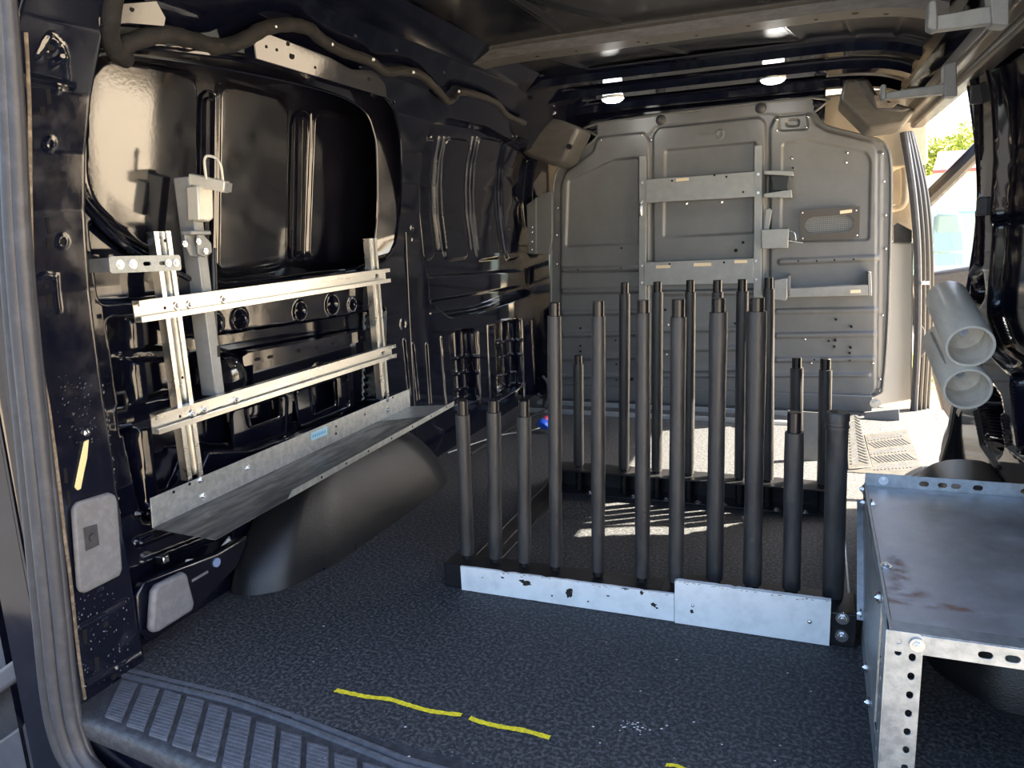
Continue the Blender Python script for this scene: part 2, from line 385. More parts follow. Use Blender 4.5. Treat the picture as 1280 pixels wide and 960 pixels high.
# window pressing: outer skin with three raised fields, jamb and rolled edge
def skx(y, z): return -1.404+.15*(z-.9)-.075*(y-1.1)
def skin_pt(a, b, off=0.0):
    X = -1.40
    for _ in range(30):
        p = PX(a, b, X); X = skx(p.y, p.z)+off
    return PX(a, b, X)
YS, ZS = np.meshgrid(np.arange(1.0, 2.42, .004), np.arange(.76, 1.40, .004)); XS_ = skx(YS, ZS)
for poly, bul in (([(105, 100), (126, 72), (238, 90), (247, 104), (246, 344), (238, 346), (162, 302), (114, 256), (103, 222)], .016),
                  ([(274, 106), (290, 106), (352, 122), (361, 134), (358, 330), (348, 336), (282, 346), (271, 338)], .006),
                  ([(392, 142), (402, 132), (448, 146), (463, 168), (464, 280), (452, 318), (440, 328), (394, 334), (385, 322)], .006)):
    P = chaikin([(p.y, p.z) for p in (skin_pt(a, b, .01) for a, b in poly)], 2, .025); s = sdpoly(P, YS, ZS); mk = sst(s, .012)
    cy, hy = P[:, 0].mean(), np.ptp(P[:, 0])/2
    XS_ = blend(XS_, skx(YS, ZS)+.012+bul*.6*(1-((YS-cy)/hy)**2), mk)
grid_obj('window_skin', np.stack([XS_, YS, ZS], -1), M['skin'], parent=wl)
for (xt, yt), (xb, yb) in (((261, 114), (259.5, 350)), ((377, 138), (374, 326))):
    for wd, rr_ in ((11.5, .0035), (5, .0035)):
        dy_ = 0 if wd > 10 else 9
        lp_ = [(xt-wd, yt+wd*1.5+dy_), (xt-wd*.75, yt+wd*.5+dy_), (xt, yt+dy_), (xt+wd*.75, yt+wd*.5+dy_), (xt+wd, yt+wd*1.5+dy_), (xb+wd, yb-wd*1.5-dy_), (xb+wd*.75, yb-wd*.5-dy_), (xb, yb-dy_), (xb-wd*.75, yb-wd*.5-dy_), (xb-wd, yb-wd*1.5-dy_)]
        pp = [skin_pt(a, b, .003) for a, b in lp_]
        MB().tube(smooth_path(pp+[pp[0]], 4), rr_, 8).build('stiffening_rib', M['paint'], wl)
def plane_pt(a, b, x0):
    X = x0
    for _ in range(30): X = x0+.15*(PX(a, b, X).z-1.0)
    return PX(a, b, X)
win_i = closed([plane_pt(a, b, -1.352) for a, b in WIN_IN]); win_j = closed([plane_pt(a, b, -1.334) for a, b in WIN_OUT]); win_d = closed([skin_pt(a, b, -.004) for a, b in WIN_IN]); mb = MB(); vs = []
for a_, p, b_, q in zip(win_d, win_i, win_j, win_o): vs += [a_, p, b_ if b_.x < q.x else q.lerp(p, .05), q]
n_ = len(win_i); mb.add(vs, [(4*i+k, 4*i+k+1, 4*((i+1) % n_)+k+1, 4*((i+1) % n_)+k) for i in range(n_) for k in range(3)]); mb.build('window_jamb', M['skin'], wl, ang=70)
MB().tube(win_o+[win_o[0]], .0065, 8).build('jamb_edge', M['paint'], wl)
MB().tube(win_i+[win_i[0]], .004, 8).build('jamb_edge', M['paint'], wl)
MB().tube(smooth_path([WL(a, b, .0) for a, b in ((507, 290), (512, 400), (520, 545))], 6), .0025, 8).build('body_seam', M['paint'], wl)
def wall_sheet(name, outer, holes, X, th, r=.014):
    f = lambda P: [tuple(q) for q in chaikin([(p.y, p.z) for p in (PX(a, b, X) for a, b in P)], 1, r)]
    return MB().plate(f(outer), [f(h) for h in holes], (X, 0, 0), (0, 1, 0), (0, 0, 1), th).build(name, M['paint'], wl, bevel=.003)
wall_sheet('belt_beam', [(296, 446), (306, 438), (452, 411), (464, 412), (468, 434), (405, 450), (376, 452), (366, 462), (296, 486)], [], -1.43, .055, .008)
wall_sheet('belt_ledge', [(300, 446), (308, 441), (450, 413.5), (461, 414), (463, 424), (302, 458)], [], -1.378, .008, .005)
for a, b in ((322, 449), (338, 446), (375, 438), (398, 434), (418, 429), (452, 422)):
    q = PX(a, b, -1.369); MB().prism([q+Vector((0, dy, dz)) for dy, dz in slot(0, 0, .020, .004)], (.0008, 0, 0)).build('slot_hole', M['hole'], wl)
for o_, h_ in (([(286, 512), (362, 490), (360, 550), (290, 574)], [(306, 510), (349, 496), (350, 521), (311, 535)]), ([(366, 489), (437, 464), (440, 508), (372, 536)], [(387, 483), (417, 472), (420, 506), (391, 519)])):
    wall_sheet('lower_frame', o_, [h_], -1.425, .012)
    hp_ = [Vector((-1.412, y_, z_)) for y_, z_ in chaikin([(p.y, p.z) for p in (PX(a, b, -1.412) for a, b in h_)], 1, .014)]; MB().tube(hp_+[hp_[0], hp_[1]], .0035, 8).build('frame_bead', M['paint'], wl)
    cx_ = sum(a for a, b in o_)/4; cy_ = sum(b for a, b in o_)/4
    hp_ = [Vector((-1.412, y_, z_)) for y_, z_ in chaikin([(p.y, p.z) for p in (PX(cx_+(a-cx_)*.93, cy_+(b-cy_)*.93, -1.412) for a, b in o_)], 1, .02)]; MB().tube(hp_+[hp_[0], hp_[1]], .0045, 8).build('frame_bead', M['paint'], wl)
# outer skin behind the body side keeps daylight out
MB().add([(-1.52, .9, -.3), (-1.52, 3.8, -.3), (-1.52, 3.8, 1.2), (-1.52, .9, 1.2), (-1.2, 3.8, 1.52), (-1.2, .9, 1.52)], [(0, 1, 2, 3), (3, 2, 4, 5)]).build('outer_skin', M['paint'], wl)
# pale cant rail brackets on the left wall (tan lit plates with holes)
def wall_plate(name, pts, off, k_, material, holes=()):
    def PT(a, b):
        X = off
        for _ in range(30): X = off+k_*(PX(a, b, X).z-1.25)
        return PX(a, b, X)
    P = [PT(a, b) for a, b in pts]; mb = MB(); mb.prism(P, (-.03, 0, 0)); o = mb.build(name, M['paint'], wl, bevel=.002)
    for (a, b, r) in holes:
        q = PT(a, b); MB().cyl(q-Vector((.004, 0, 0)), q+Vector((.0006, 0, 0)), r, n=10).build('hole', M['hole'], wl)
    return o
wall_plate('cant_rail_bracket', [(326, 45), (334, 41), (412, 71), (440, 86), (466, 87), (482, 104), (484, 122), (320, 74), (318, 54)], -1.140, .23, M['skin'],
           [(333, 58, .004), (346, 62, .004), (360, 54, .006), (365, 69, .009), (394, 84, .004), (461, 98, .007)])
wall_plate('roof_corner_plate', [(124, 16), (146, 4), (196, 0), (208, 22), (206, 34), (160, 30), (124, 34)], -1.165, .30, M['skin'], [(165, 11, .005)])

# ---- rear pillar on the left
YP, ZP = np.meshgrid(np.arange(.875, 1.078, .004), np.arange(-.02, 1.44, .004))
DP = np.zeros(YP.shape)
def pfeat(pts, val, w_=.006, it=1):
    global DP
    P = [(p.y, p.z) for p in (WL(a, b, .055) for a, b in pts)]
    DP = blend(DP, val, sst(sdpoly(chaikin(P, it) if it else P, YP, ZP), w_))
def pridge(pts, hgt, wid):
    global DP
    s = sdline([(p.y, p.z) for p in (WL(a, b, .055) for a, b in pts)], YP, ZP); DP = DP-hgt*sst(s-wid/2, wid*.7)
DP += .05*sst(YP-.895, .022); DP += .06*sst(1.066-YP, .016)
pridge([(36, 96), (90, 108)], -.006, .006)
PIL_SLOTS = ([(57, 111), (62, 110), (64, 130), (59, 131)], [(50, 133), (56, 133), (57, 145), (51, 145)], [(57, 272), (61, 272), (64, 292), (60, 292)],
            [(58, 298), (66, 297), (67, 311), (59, 311)], [(58, 369), (63, 368), (65, 386), (60, 386)], [(79, 585), (83, 585), (85, 604), (80, 604)],
            [(83, 614), (87, 614), (88, 632), (84, 632)], [(103, 788), (108, 786), (109, 804), (105, 806)], [(118, 822), (123, 821), (124, 838), (119, 840)])
PIL_HOLES = ((63, 58, .007), (132, 780, .008), (142, 845, .009), (77, 302, .006), (58, 358, .005))
for c, r in (((63, 58), .011), ((62, 180), .008), ((132, 780), .009), ((142, 845), .010), ((78, 302), .009), ((126, 742), .007), ((72, 110), .004)):
    p = WL(*c, .055); DP = DP-.003*sst(np.abs(np.hypot(YP-p.y, ZP-p.z)-r)-.002, .005)
pridge([(48, 70), (62, 46), (78, 60), (82, 74)], .004, .006); pridge([(48, 108), (80, 114)], .0, .006); pridge([(66, 80), (80, 72), (84, 100)], .004, .006)
pridge([(70, 350), (74, 388)], .004, .004); pridge([(48, 348), (54, 344), (70, 346)], .004, .005)
pridge([(98, 782), (160, 748)], -.005, .006); pridge([(106, 858), (176, 818)], .006, .008)
pridge([(52, 300), (60, 400)], .0, .006)
VP = np.stack([Xin(ZP)+.055-DP, YP, ZP], -1)
grid_obj('rear_pillar', VP, M['pillar'], parent=wl)
for pts in PIL_SLOTS: MB().prism([WL(a, b, .0553) for a, b in pts], (.0006, 0, 0)).build('slot_hole', M['hole'], wl)
for a, b, r in PIL_HOLES:
    q = WL(a, b, .0555); MB().cyl(q-Vector((.004, 0, 0)), q+Vector((.0008, 0, 0)), r, n=14).build('hole', M['hole'], wl)
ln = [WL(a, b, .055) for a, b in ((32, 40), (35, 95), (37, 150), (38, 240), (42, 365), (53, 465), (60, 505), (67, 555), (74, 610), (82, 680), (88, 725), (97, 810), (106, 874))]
MB().tube(smooth_path(ln, 4), .0035, 8).build('pillar_edge_reflection', M['edgetan'], wl)  # bead added to carry the painted tan reflection along the edge
for yy, xo in ((.875, -.0), ):
    mb = MB(); zs = np.linspace(-.3, 1.46, 30)
    for i in range(len(zs)-1):
        x0, x1 = float(Xin(zs[i])), float(Xin(zs[i+1]))
        mb.add([(x0+.012, .876, zs[i]), (x0-.075, .872, zs[i]), (x1-.075, .872, zs[i+1]), (x1+.012, .876, zs[i+1])], [(0, 1, 2, 3)])
    mb.build('pillar_return', M['paint'], wl)
# scraped paint line down the pillar's front edge and chips
rp = random.Random(3); ch = MB()
for k in range(150):
    t = rp.random()**.8; x = 126+t*34+rp.gauss(0, 1.6); y = 480+t*250
    p = WL(x, y, .0545); a = rp.uniform(.001, .004)
    ch.add([p, p+Vector((0, a*.5, a*.3)), p+Vector((0, a*.4, a*1.6)), p+Vector((0, -a*.3, a))], [(0, 1, 2, 3)])
for k in range(60):
    x = rp.uniform(70, 125); y = rp.uniform(470, 560); p = WL(x, y, .0556); a = rp.uniform(.0005, .0018)
    ch.add([p, p+Vector((0, a*2, a*1.5)), p+Vector((0, a*2, a*2.4)), p+Vector((0, 0, a))], [(0, 1, 2, 3)])
for k in range(110):
    x = rp.uniform(93, 160); y = 740+rp.random()*120; p = WL(x, y, .0556); a = rp.uniform(.0005, .0022)
    if p.y < .9 or p.y > 1.05: continue
    ch.add([p, p+Vector((0, a*1.3, 0)), p+Vector((0, a*1.2, a*2)), p+Vector((0, 0, a))], [(0, 1, 2, 3)])
ch.build('paint_chips', M['greyplas'], wl)

# ---- roof
XA, YB = np.meshgrid(np.arange(-1.23, .36, .01), np.arange(.9, 3.95, .01))
def zroof(X): return 1.452-.05*np.abs((X+.45)/.76)**8
ZR = zroof(XA)
for x0, y0, x1, y1 in ((-.95, 1.3, -.55, 2.3), (-.2, 1.3, -.15, 2.3), (.2, 1.2, .15, 2.3), (-.62, 2.52, -.42, 2.9), (-.12, 2.52, -.05, 2.9), (.2, 2.5, .22, 2.9), (-.55, 3.0, -.4, 3.25), (-.05, 3.0, .0, 3.25), (-.9, 2.5, -.8, 2.9), (-.75, 1.2, -.72, 2.3), (.05, 2.5, .1, 2.9)):
    ZR = ZR-.008*sst(sdline([(x0, y0), (x1, y1)], XA, YB)-.006, .016)
ZR = ZR+.006*np.sin(XA*5.3+1)*np.sin(YB*4.1)
ce = grid_obj('ceiling', np.stack([XA, YB, ZR], -1), M['roof']); tag(ce, kind='structure')
MB().add([(-1.5, .8, 1.55), (.5, .8, 1.55), (.5, 5.6, 1.55), (-1.5, 5.6, 1.55)], [(0, 1, 2, 3)]).build('outer_roof', M['paint'], ce)
def bow(name, yc, zb, wb, wt, holes, material):
    mb = MB(); xs = np.linspace(-1.16, .30, 40)
    prof = [(-wt, .03), (-wb-.012, .026), (-wb, 0), (wb, 0), (wb+.012, .026), (wt, .03), (wt, .036), (-wt, .036)]
    def pt(x, a, b): return (x, yc+a+.05*((x+.42)/.8)**2*0, float(zroof(x))-1.452+zb+b)
    n = len(prof); vs = [pt(x, a, b) for x in xs for a, b in prof]
    fs = [(i*n+k, i*n+(k+1) % n, (i+1)*n+(k+1) % n, (i+1)*n+k) for i in range(len(xs)-1) for k in range(n)]
    mb.add(vs, fs); o = mb.build(name, material, ce, ang=25)
    for hx, hy, hr in holes:
        z = float(zroof(hx))-1.452+zb; MB().cyl((hx, yc+hy, z-.0008), (hx, yc+hy, z+.01), hr, n=10).build('hole', M['hole'], ce)
    return o
bow('roof_bow', 2.43, 1.418, .05, .085, [(-.72, .0, .005), (-.52, -.01, .005), (-.5, .02, .005), (-.35, .01, .005), (-.2, -.02, .006), (-.02, .01, .006), (.08, -.01, .01), (.16, .02, .008), (-.85, .0, .007)], M['bow_reflection'])
bow('roof_bow', 2.95, 1.412, .035, .09, [], M['paint'])
bow('roof_bow', 3.26, 1.406, .05, .08, [(-.5, .0, .006)], M['paint'])
bow('roof_bow', 3.62, 1.40, .03, .06, [], M['paint'])
MB().boxb(-1.25, .02, 3.72, 3.76, 1.27, 1.50).build('dark_gap_box', M['paint'], ce, bevel=.01)  # black box added to keep the gap above the partition dark

# ---- floor
fl = MB().boxb(-1.42, .50, 1.0, 3.75, -.05, 0).build('floor', M['floor']); tag(fl, kind='structure')
def floor_stroke(pts, wpx, z=.0012):
    mb = MB(); P = [PZ(a, b, z) for a, b in pts]; P = smooth_path(P, 10); rr = random.Random(5); vs = []
    for p in P:
        a = wpx*(.85+.3*rr.random()); vs += [p+Vector((rr.uniform(-.001, .001), a/2, 0)), p-Vector((0, a/2, 0))]
    mb.add(vs, [(2*i, 2*i+1, 2*i+3, 2*i+2) for i in range(len(P)-1)]); return mb
floor_stroke([(419, 862.5), (440, 867), (460, 871), (487, 874), (510, 881), (540, 889), (577, 893.5)], .0115).build('paint_line', M['yellow'], fl)
floor_stroke([(587, 897), (600, 902), (625, 908), (655, 913), (687, 922)], .0115).build('paint_line', M['yellow'], fl)
floor_stroke([(832, 956), (846, 957), (858, 962), (875, 964)], .008).build('paint_line', M['yellow'], fl)
rp = random.Random(11); mb = MB()
for k in range(60):
    x, y = (rp.gauss(793, 12), rp.gauss(908, 5)) if k < 34 else (rp.uniform(380, 1040), rp.uniform(780, 955))
    p = PZ(x, y, .0012); a = rp.uniform(.0006, .002)
    mb.add([p, p+Vector((a*2, a, 0)), p+Vector((a, a*2.4, 0)), p+Vector((-a, a, 0))], [(0, 1, 2, 3)])
mb.build('paint_flecks', M['white'], fl)

# ---- right wall: rear quarter beside the sliding door
YR, ZQ = np.meshgrid(np.arange(1.05, 3.05, .006), np.arange(-.03, 1.42, .006))
DR = np.zeros(YR.shape)
def rfeat(pts, val, w_=.014, it=2, off=.0):
    global DR
    P = [(p.y, p.z) for p in (WR(a, b, off) for a, b in pts)]
    s = sdpoly(chaikin(P, it), YR, ZQ); DR = blend(DR, val, sst(s, w_))
def rridge(pts, hgt, wid):
    global DR
    s = sdline([(p.y, p.z) for p in (WR(a, b) for a, b in pts)], YR, ZQ); DR = DR-hgt*sst(s-wid/2, wid*.7)
rfeat([(1229, 66), (1300, 40), (1330, 60), (1330, 470), (1280, 462), (1248, 432), (1234, 390)], .035, .02)
rfeat([(1238, 100), (1330, 92), (1330, 285), (1238, 278)], .041, .02)
rfeat([(1215, 350), (1228, 340), (1232, 370), (1222, 384), (1213, 372)], .05, .010)
rfeat([(1222, 500), (1238, 480), (1252, 500), (1256, 560), (1246, 572), (1232, 548)], .06, .010)
rfeat([(1262, 470), (1300, 455), (1300, 580), (1272, 560)], .05, .010)
rridge([(1217, 90), (1224, 200), (1224, 330), (1214, 345)], .012, .014)
rridge([(1240, 440), (1260, 460), (1290, 472)], .012, .014)
rridge([(1221, 515), (1230, 560), (1248, 585)], .010, .010); rridge([(1256, 520), (1262, 560), (1290, 580)], .010, .010)
ol = [(1208, 82), (1214, 110), (1221, 160), (1225, 205), (1226, 250), (1222, 300), (1214, 350), (1206, 400), (1204, 500), (1196, 520), (1184, 545), (1180, 570), (1182, 612), (1400, 640), (1400, -60), (1250, 20)]
P = [(p.y, p.z) for p in (WR(a, b) for a, b in ol)]
mk = sdpoly(chaikin(P, 1), YR, ZQ) < 0
wr = grid_obj('wall_right', np.stack([Xr(ZQ)+DR, YR, ZQ], -1), M['paint'], mask=mk, flip=True); tag(wr, kind='structure')
MB().add([(.52, 1.0, -.3), (.52, 2.5, -.3), (.52, 2.5, 1.3), (.52, 1.0, 1.3), (.36, 2.5, 1.56), (.36, 1.0, 1.56)], [(0, 1, 2, 3), (3, 2, 4, 5)]).build('outer_skin', M['paint'], wr)
MB().prism([PY(a, b, 2.62) for a, b in ((1194, 500), (1216, 505), (1226, 560), (1226, 606), (1178, 606), (1176, 578), (1186, 545))], (0, .05, 0)).build('belt_post', M['rackblack'], wr, bevel=.006)
# rounded pillar edge that closes the quarter towards the door opening
ed = [WR(a, b, .012) for a, b in ol[:13]]; MB().tube(smooth_path(ed, 4), .011, 10).build('door_pillar_edge', M['paint'], wr)
ed2 = [p+Vector((.012, -.05, 0)) for p in ed]; MB().tube(smooth_path(ed2[8:], 4), .03, 10).build('door_pillar_body', M['paint'], wr)
for (a, b) in ((1226, 258), (1219, 118)):
    p = WR(a, b, -.012); MB().boxb(p.x-.01, p.x+.02, p.y-.012, p.y+.012, p.z-.025, p.z+.025).build('latch_block', M['darkplas'], wr, bevel=.004)
# header rail over the door opening, tan channel
HX = .355
hp = [(HX-.03, 1.285), (HX-.03, 1.252), (HX-.024, 1.246), (HX+.004, 1.246), (HX+.004, 1.228), (HX+.012, 1.222), (HX+.05, 1.222), (HX+.05, 1.30), (HX-.03, 1.29)]
MB().prism([(x, .95, z) for x, z in hp], (0, 2.8, 0)).build('trim_1', M['tan'], bevel=.003)
tag(bpy.data.objects['trim_1'], kind='structure')
tag(MB().boxb(HX-.02, HX+.05, .95, 3.75, 1.29, 1.47).build('wall_header', M['paint'], bevel=.004), kind='structure')

# ================================================================== BULKHEAD
BY = 3.66
bk = thing('bulkhead_partition', 'grey pressed steel bulkhead partition across the front of the cargo bay', 'partition', (-.45, BY, 0))
XB, ZB = np.meshgrid(np.arange(-1.30, .34, .0045), np.arange(-.01, 1.40, .0045)); DB = np.zeros(XB.shape)
def bp(pts, it=1):
    P = [(p.x, p.z) for p in (PY(a, b, BY) for a, b in pts)]; return chaikin(P, it) if it else np.array(P)
def bfeat(pts, val, w_=.010, it=1):
    global DB
    DB = blend(DB, val, sst(sdpoly(bp(pts, it), XB, ZB), w_))
def badd(pts, val, w_=.010, it=1):
    global DB
    DB = DB+val*sst(sdpoly(bp(pts, it), XB, ZB), w_)
def brib(x0, y0, x1, y1, hgt=.009, wid=.022):
    global DB
    s = sdline([(p.x, p.z) for p in (PY(x0, y0, BY), PY(x1, y1, BY))], XB, ZB); DB = DB-hgt*sst(s-wid/2, .010)
outl = [(688, 506), (689, 330), (692, 232), (699, 210), (712, 200), (735, 182), (746, 170), (747, 154), (1015, 122), (1018, 140), (1026, 152), (1040, 160), (1096, 174), (1108, 184), (1113, 200), (1114, 250), (1110, 400), (1104, 480), (1098, 492), (1084, 498), (1082, 506)]
bfeat([(747, 130), (1030, 100), (1020, 150), (960, 142), (820, 158), (812, 168), (746, 172)], -.004, .008, 0)
bfeat([(701, 500), (702, 232), (708, 215), (742, 190), (748, 172), (806, 166), (812, 176), (812, 500)], -.012)
bfeat([(818, 500), (817, 170), (824, 160), (950, 147), (957, 154), (955, 500)], -.012)
bfeat([(963, 500), (963, 160), (970, 146), (1014, 142), (1020, 156), (1034, 164), (1090, 178), (1096, 190), (1094, 488), (1084, 498)], -.012)
badd([(708, 308), (711, 226), (768, 200), (799, 197), (800, 304)], .010)
badd([(830, 297), (832, 188), (945, 178), (943, 291)], .012)
badd([(976, 302), (978, 180), (1008, 175), (1082, 190), (1088, 200), (1086, 300)], .009)
for y in (337, 364, 391, 418, 447): brib(706, y, 806, y-2)
for y in (366, 412, 436, 462): brib(830, y, 948, y-2)
for a, b, c, d in ((976, 327, 1094, 322), (972, 389, 1092, 387), (972, 419, 1091, 417), (972, 449, 1090, 448)): brib(a, b, c, d)
badd([(974, 144), (1008, 141), (1011, 162), (974, 164)], .008); badd([(983, 150), (999, 149), (999, 158), (983, 158)], .012, .006)
brib(1100, 192, 1097, 484, .006, .018)
brib(703, 470, 1085, 468, .006, .015)
# worn embossed maker's mark, illegible
for x in np.arange(873, 894, 3.2): brib(x, 172.5, x+1.2, 168, .003, .003)
for a in range(8):
    ang = a*PI/4; brib(900+4*math.cos(ang), 168+5*math.sin(ang), 900+4*math.cos(ang+.8), 168+5*math.sin(ang+.8), .003, .004)
mkb = sdpoly(bp(outl, 0), XB, ZB) < 0.002
grid_obj('panel', np.stack([XB, BY+DB, ZB], -1), M['bulk'], mask=mkb, parent=bk)
rim = [PY(a, b, BY-.004) for a, b in outl]
MB().tube(smooth_path(rim, 3), .006, 8).build('rim', M['bulk'], bk)
for a, b in ((1103, 192), (1105, 227), (1107, 269), (1107, 311), (1103, 394), (1100, 474), (697, 260), (696, 294), (696, 330), (971, 149), (1010, 146), (1008, 159), (971, 163), (990, 198), (1059, 191), (1058, 203), (751, 175), (802, 169), (814, 175), (1006, 424), (1014, 454), (1091, 454), (835, 406), (833, 443)):
    rivet(PY(a, b, BY-.012), (0, -1, 0), .006, bk)
for a, b, r in ((1045, 399, .005), (1064, 408, .006), (1044, 425, .006), (1043, 433, .005), (1063, 434, .006), (1062, 441, .005), (1036, 426, .004), (1062, 450, .004), (1018, 449, .004), (991, 210, .004), (998, 326, .004), (1021, 326, .004), (1043, 325, .004), (1067, 324, .004),
                (726, 410, .005), (726, 432, .005), (726, 439, .005), (770, 425, .004), (723, 337, .004), (777, 335, .004), (777, 310, .004), (771, 455, .004), (771, 475, .004), (790, 474, .007), (919, 404, .005), (832, 387, .006), (920, 313, .008), (929, 303, .006)):
    q = PY(a, b, BY-.010); MB().cyl(q+Vector((0, -.0125, 0)), q+Vector((0, .012, 0)), r, n=10).build('hole', M['hole'], bk)
for a, b in ((826, 150), (951, 135)):
    q = PY(a, b, BY-.006); MB().loft(q, q+Vector((0, -.012, 0)), [(.024, 0), (.022, .4), (.014, .8), (.004, 1)], 18).build('plug_cap', M['darkplas'], bk, ang=60)
# bottom flange: lighter ledge at the foot
MB().boxb(-1.25, .26, BY-.03, BY, .0, .075).build('foot_flange', M['bulk'], bk, bevel=.003)
bolt(PY(1094, 504, BY-.06), (0, -1, 0), .014, bk)
# left gusset
gp = [(658, 256), (676, 243), (690, 238), (690, 300), (686, 318), (660, 317)]
gu = thing('gusset_plate', 'folded grey gusset plate on the partition\'s left edge by the black wall', 'bracket', PY(675, 280, BY-.03))
MB().prism([PY(a, b, BY-.045) for a, b in gp], (0, .03, 0)).build('plate', M['bulk'], gu, bevel=.003)
MB().prism([PY(a, b, BY-.047) for a, b in ((669, 247), (671, 247), (671, 317), (669, 317))], (0, .01, 0)).build('fold', M['bulk2'], gu)
for y in (284, 290, 302, 312): rivet(PY(665, y, BY-.045), (0, -1, 0), .006, gu)

# ladder-like bracket frame on the partition
bf = thing('bracket_frame', 'tall grey steel ladder frame with two labelled cross plates on the partition', 'bracket frame', PY(875, 350, BY-.05))
def yplate(name, pts, Y, th, material, parent, holes=(), bev=.002):
    mb = MB(); mb.prism([PY(a, b, Y) for a, b in pts], (0, th, 0)); o = mb.build(name, material, parent, bevel=bev)
    return o
FY = BY-.05
yplate('upright', [(799, 195), (808, 195), (807, 470), (798, 470)], FY, .03, M['bulk2'], bf)
yplate('upright', [(943, 182), (953, 181), (951, 470), (941, 470)], FY, .03, M['bulk2'], bf)
yplate('cross_plate', [(807.5, 224.5), (943, 214.5), (943, 246), (807, 254)], FY-.004, .012, M['bulk2'], bf)
yplate('cross_plate', [(805, 328), (942, 323), (942, 354), (805, 357)], FY-.004, .012, M['bulk2'], bf)
for a, b in ((803, 228), (803, 252), (803, 332), (803, 353), (948, 218), (948, 241), (945, 326), (945, 349)): bolt(PY(a, b, FY-.004), (0, -1, 0), .007, bf, washer=False)
for pts in ([(845, 223.5), (861, 222), (861, 225.5), (845, 227)], [(820, 331.8), (838, 331.2), (838, 335), (820, 335.5)], [(867, 329), (889, 328.3), (889, 332.4), (867, 333)], [(918, 325.5), (934, 325), (934, 328.6), (918, 329)]):
    yplate('label_strip', pts, FY-.0052, .0012, M['tagm'], bf, bev=0)
for a, b in ((840, 226), (893, 219), (908, 221), (837, 330), (905, 328), (929, 240)):
    q = PY(a, b, FY-.0045); MB().cyl(q, q+Vector((0, -.0006, 0)), .005, n=10).build('hole', M['hole'], bf)
for a, b in ((858, 253), (902, 251)): bolt(PY(a, b+1, FY), (0, 0, -1), .007, bf)
q = PY(801, 262, FY-.01); MB().loft(q+Vector((0, 0, -.03)), q+Vector((0, 0, .03)), [(.006, 0), (.010, .2), (.010, .8), (.006, 1)], 12).build('spring_pin', M['bolt'], bf)
# spare brackets beside the frame
cb = thing('folded_bracket', 'folded grey shelf bracket holding a black block right of the ladder frame', 'bracket', PY(972, 225, BY-.06))
yplate('arm', [(955, 213), (991, 214), (992, 220), (955, 218)], BY-.10, .08, M['bulk2'], cb)
yplate('arm', [(955, 242), (989, 237), (990, 247), (955, 247)], BY-.10, .08, M['bulk2'], cb)
yplate('rubber_block', [(963, 219), (986, 219), (985, 238), (966, 239)], BY-.08, .05, M['core'], cb, bev=.003)
bb = thing('box_bracket', 'small grey box bracket with a latch pin below the black block', 'bracket', PY(970, 298, BY-.06))
yplate('body', [(952, 287), (986, 286), (985, 310), (952, 311)], BY-.09, .08, M['bulk2'], bb)
yplate('tab', [(957, 262), (962, 260), (965, 263), (961, 288), (955, 288)], BY-.05, .02, M['bulk2'], bb)
MB().tube(smooth_path([PY(986, 300, BY-.06), PY(996, 302, BY-.06), PY(1004, 303, BY-.06)], 4), .006, 8).build('pin', M['bolt'], bb)
MB().tube(smooth_path([PY(986, 288, BY-.06), PY(993, 291, BY-.06), PY(995, 301, BY-.06)], 5), .003, 8).build('wire_loop', M['bolt'], bb)
ub = thing('channel_bracket', 'wide U shaped grey channel bracket with a cream label low on the partition', 'bracket', PY(1030, 362, BY-.06))
yplate('front_plate', [(985, 362), (1085, 357), (1085, 369), (985, 372)], BY-.10, .006, M['bulk2'], ub)
yplate('shelf', [(985, 361), (1085, 356), (1085, 358), (985, 363)], BY-.10, .10, M['bulk2'], ub, bev=.001)
yplate('end_plate', [(1085, 340), (1089, 340), (1090, 370), (1085, 370)], BY-.10, .10, M['bulk2'], ub)
yplate('end_block', [(968, 350), (984, 348), (984, 372), (982, 376), (966, 374)], BY-.11, .10, M['bulk2'], ub)
yplate('end_plate', [(984, 345), (988, 344), (988, 370), (984, 372)], BY-.10, .10, M['bulk'], ub)
yplate('label_strip', [(1063, 362.6), (1076, 362), (1076, 366), (1063, 366.6)], BY-.1012, .0012, M['tagm'], ub, bev=0)
for y in (342, 366): bolt(PY(1088, y, BY-.103), (0, -1, 0), .006, ub, washer=False)
# vent plate
vp = thing('vent_plate', 'charcoal plate with an oval grille screwed to the partition\'s right panel', 'vent', PY(1037, 280, BY-.02))
c0 = PY(999, 301, BY-.03); cx = PY(1074, 297, BY-.03)-c0; cz = PY(1000, 262.5, BY-.03)-c0
Wd, Hd = cx.length, cz.length
MB().plate(rrect(0, Wd, 0, Hd, .004), [slot(Wd*.5, Hd*.48, Wd*.82, Hd*.27)], c0, cx, cz, .014).build('frame', M['plategrey'], vp, bevel=.0015)
mb = MB()
for k in range(26):
    t = .10+.8*k/25; mb.bar(c0+cx*t+cz*.22+Vector((0, .012, 0)), c0+cx*t+cz*.74+Vector((0, .012, 0)), .0022, .0022, (0, 1, 0))
for k in range(9):
    t = .22+.52*k/8; mb.bar(c0+cx*.09+cz*t+Vector((0, .013, 0)), c0+cx*.91+cz*t+Vector((0, .013, 0)), .0022, .0022)
mb.build('grille', M['bulk2'], vp)
for a, b in ((1003, 266), (1070, 263), (1003, 298), (1071, 294)): rivet(PY(a, b, BY-.044), (0, -1, 0), .005, vp)
yplate('label_strip', [(1050, 263.5), (1065, 261.5), (1065, 265.5), (1050, 267.5)], BY-.0455, .0012, M['tagm'], vp, bev=0)

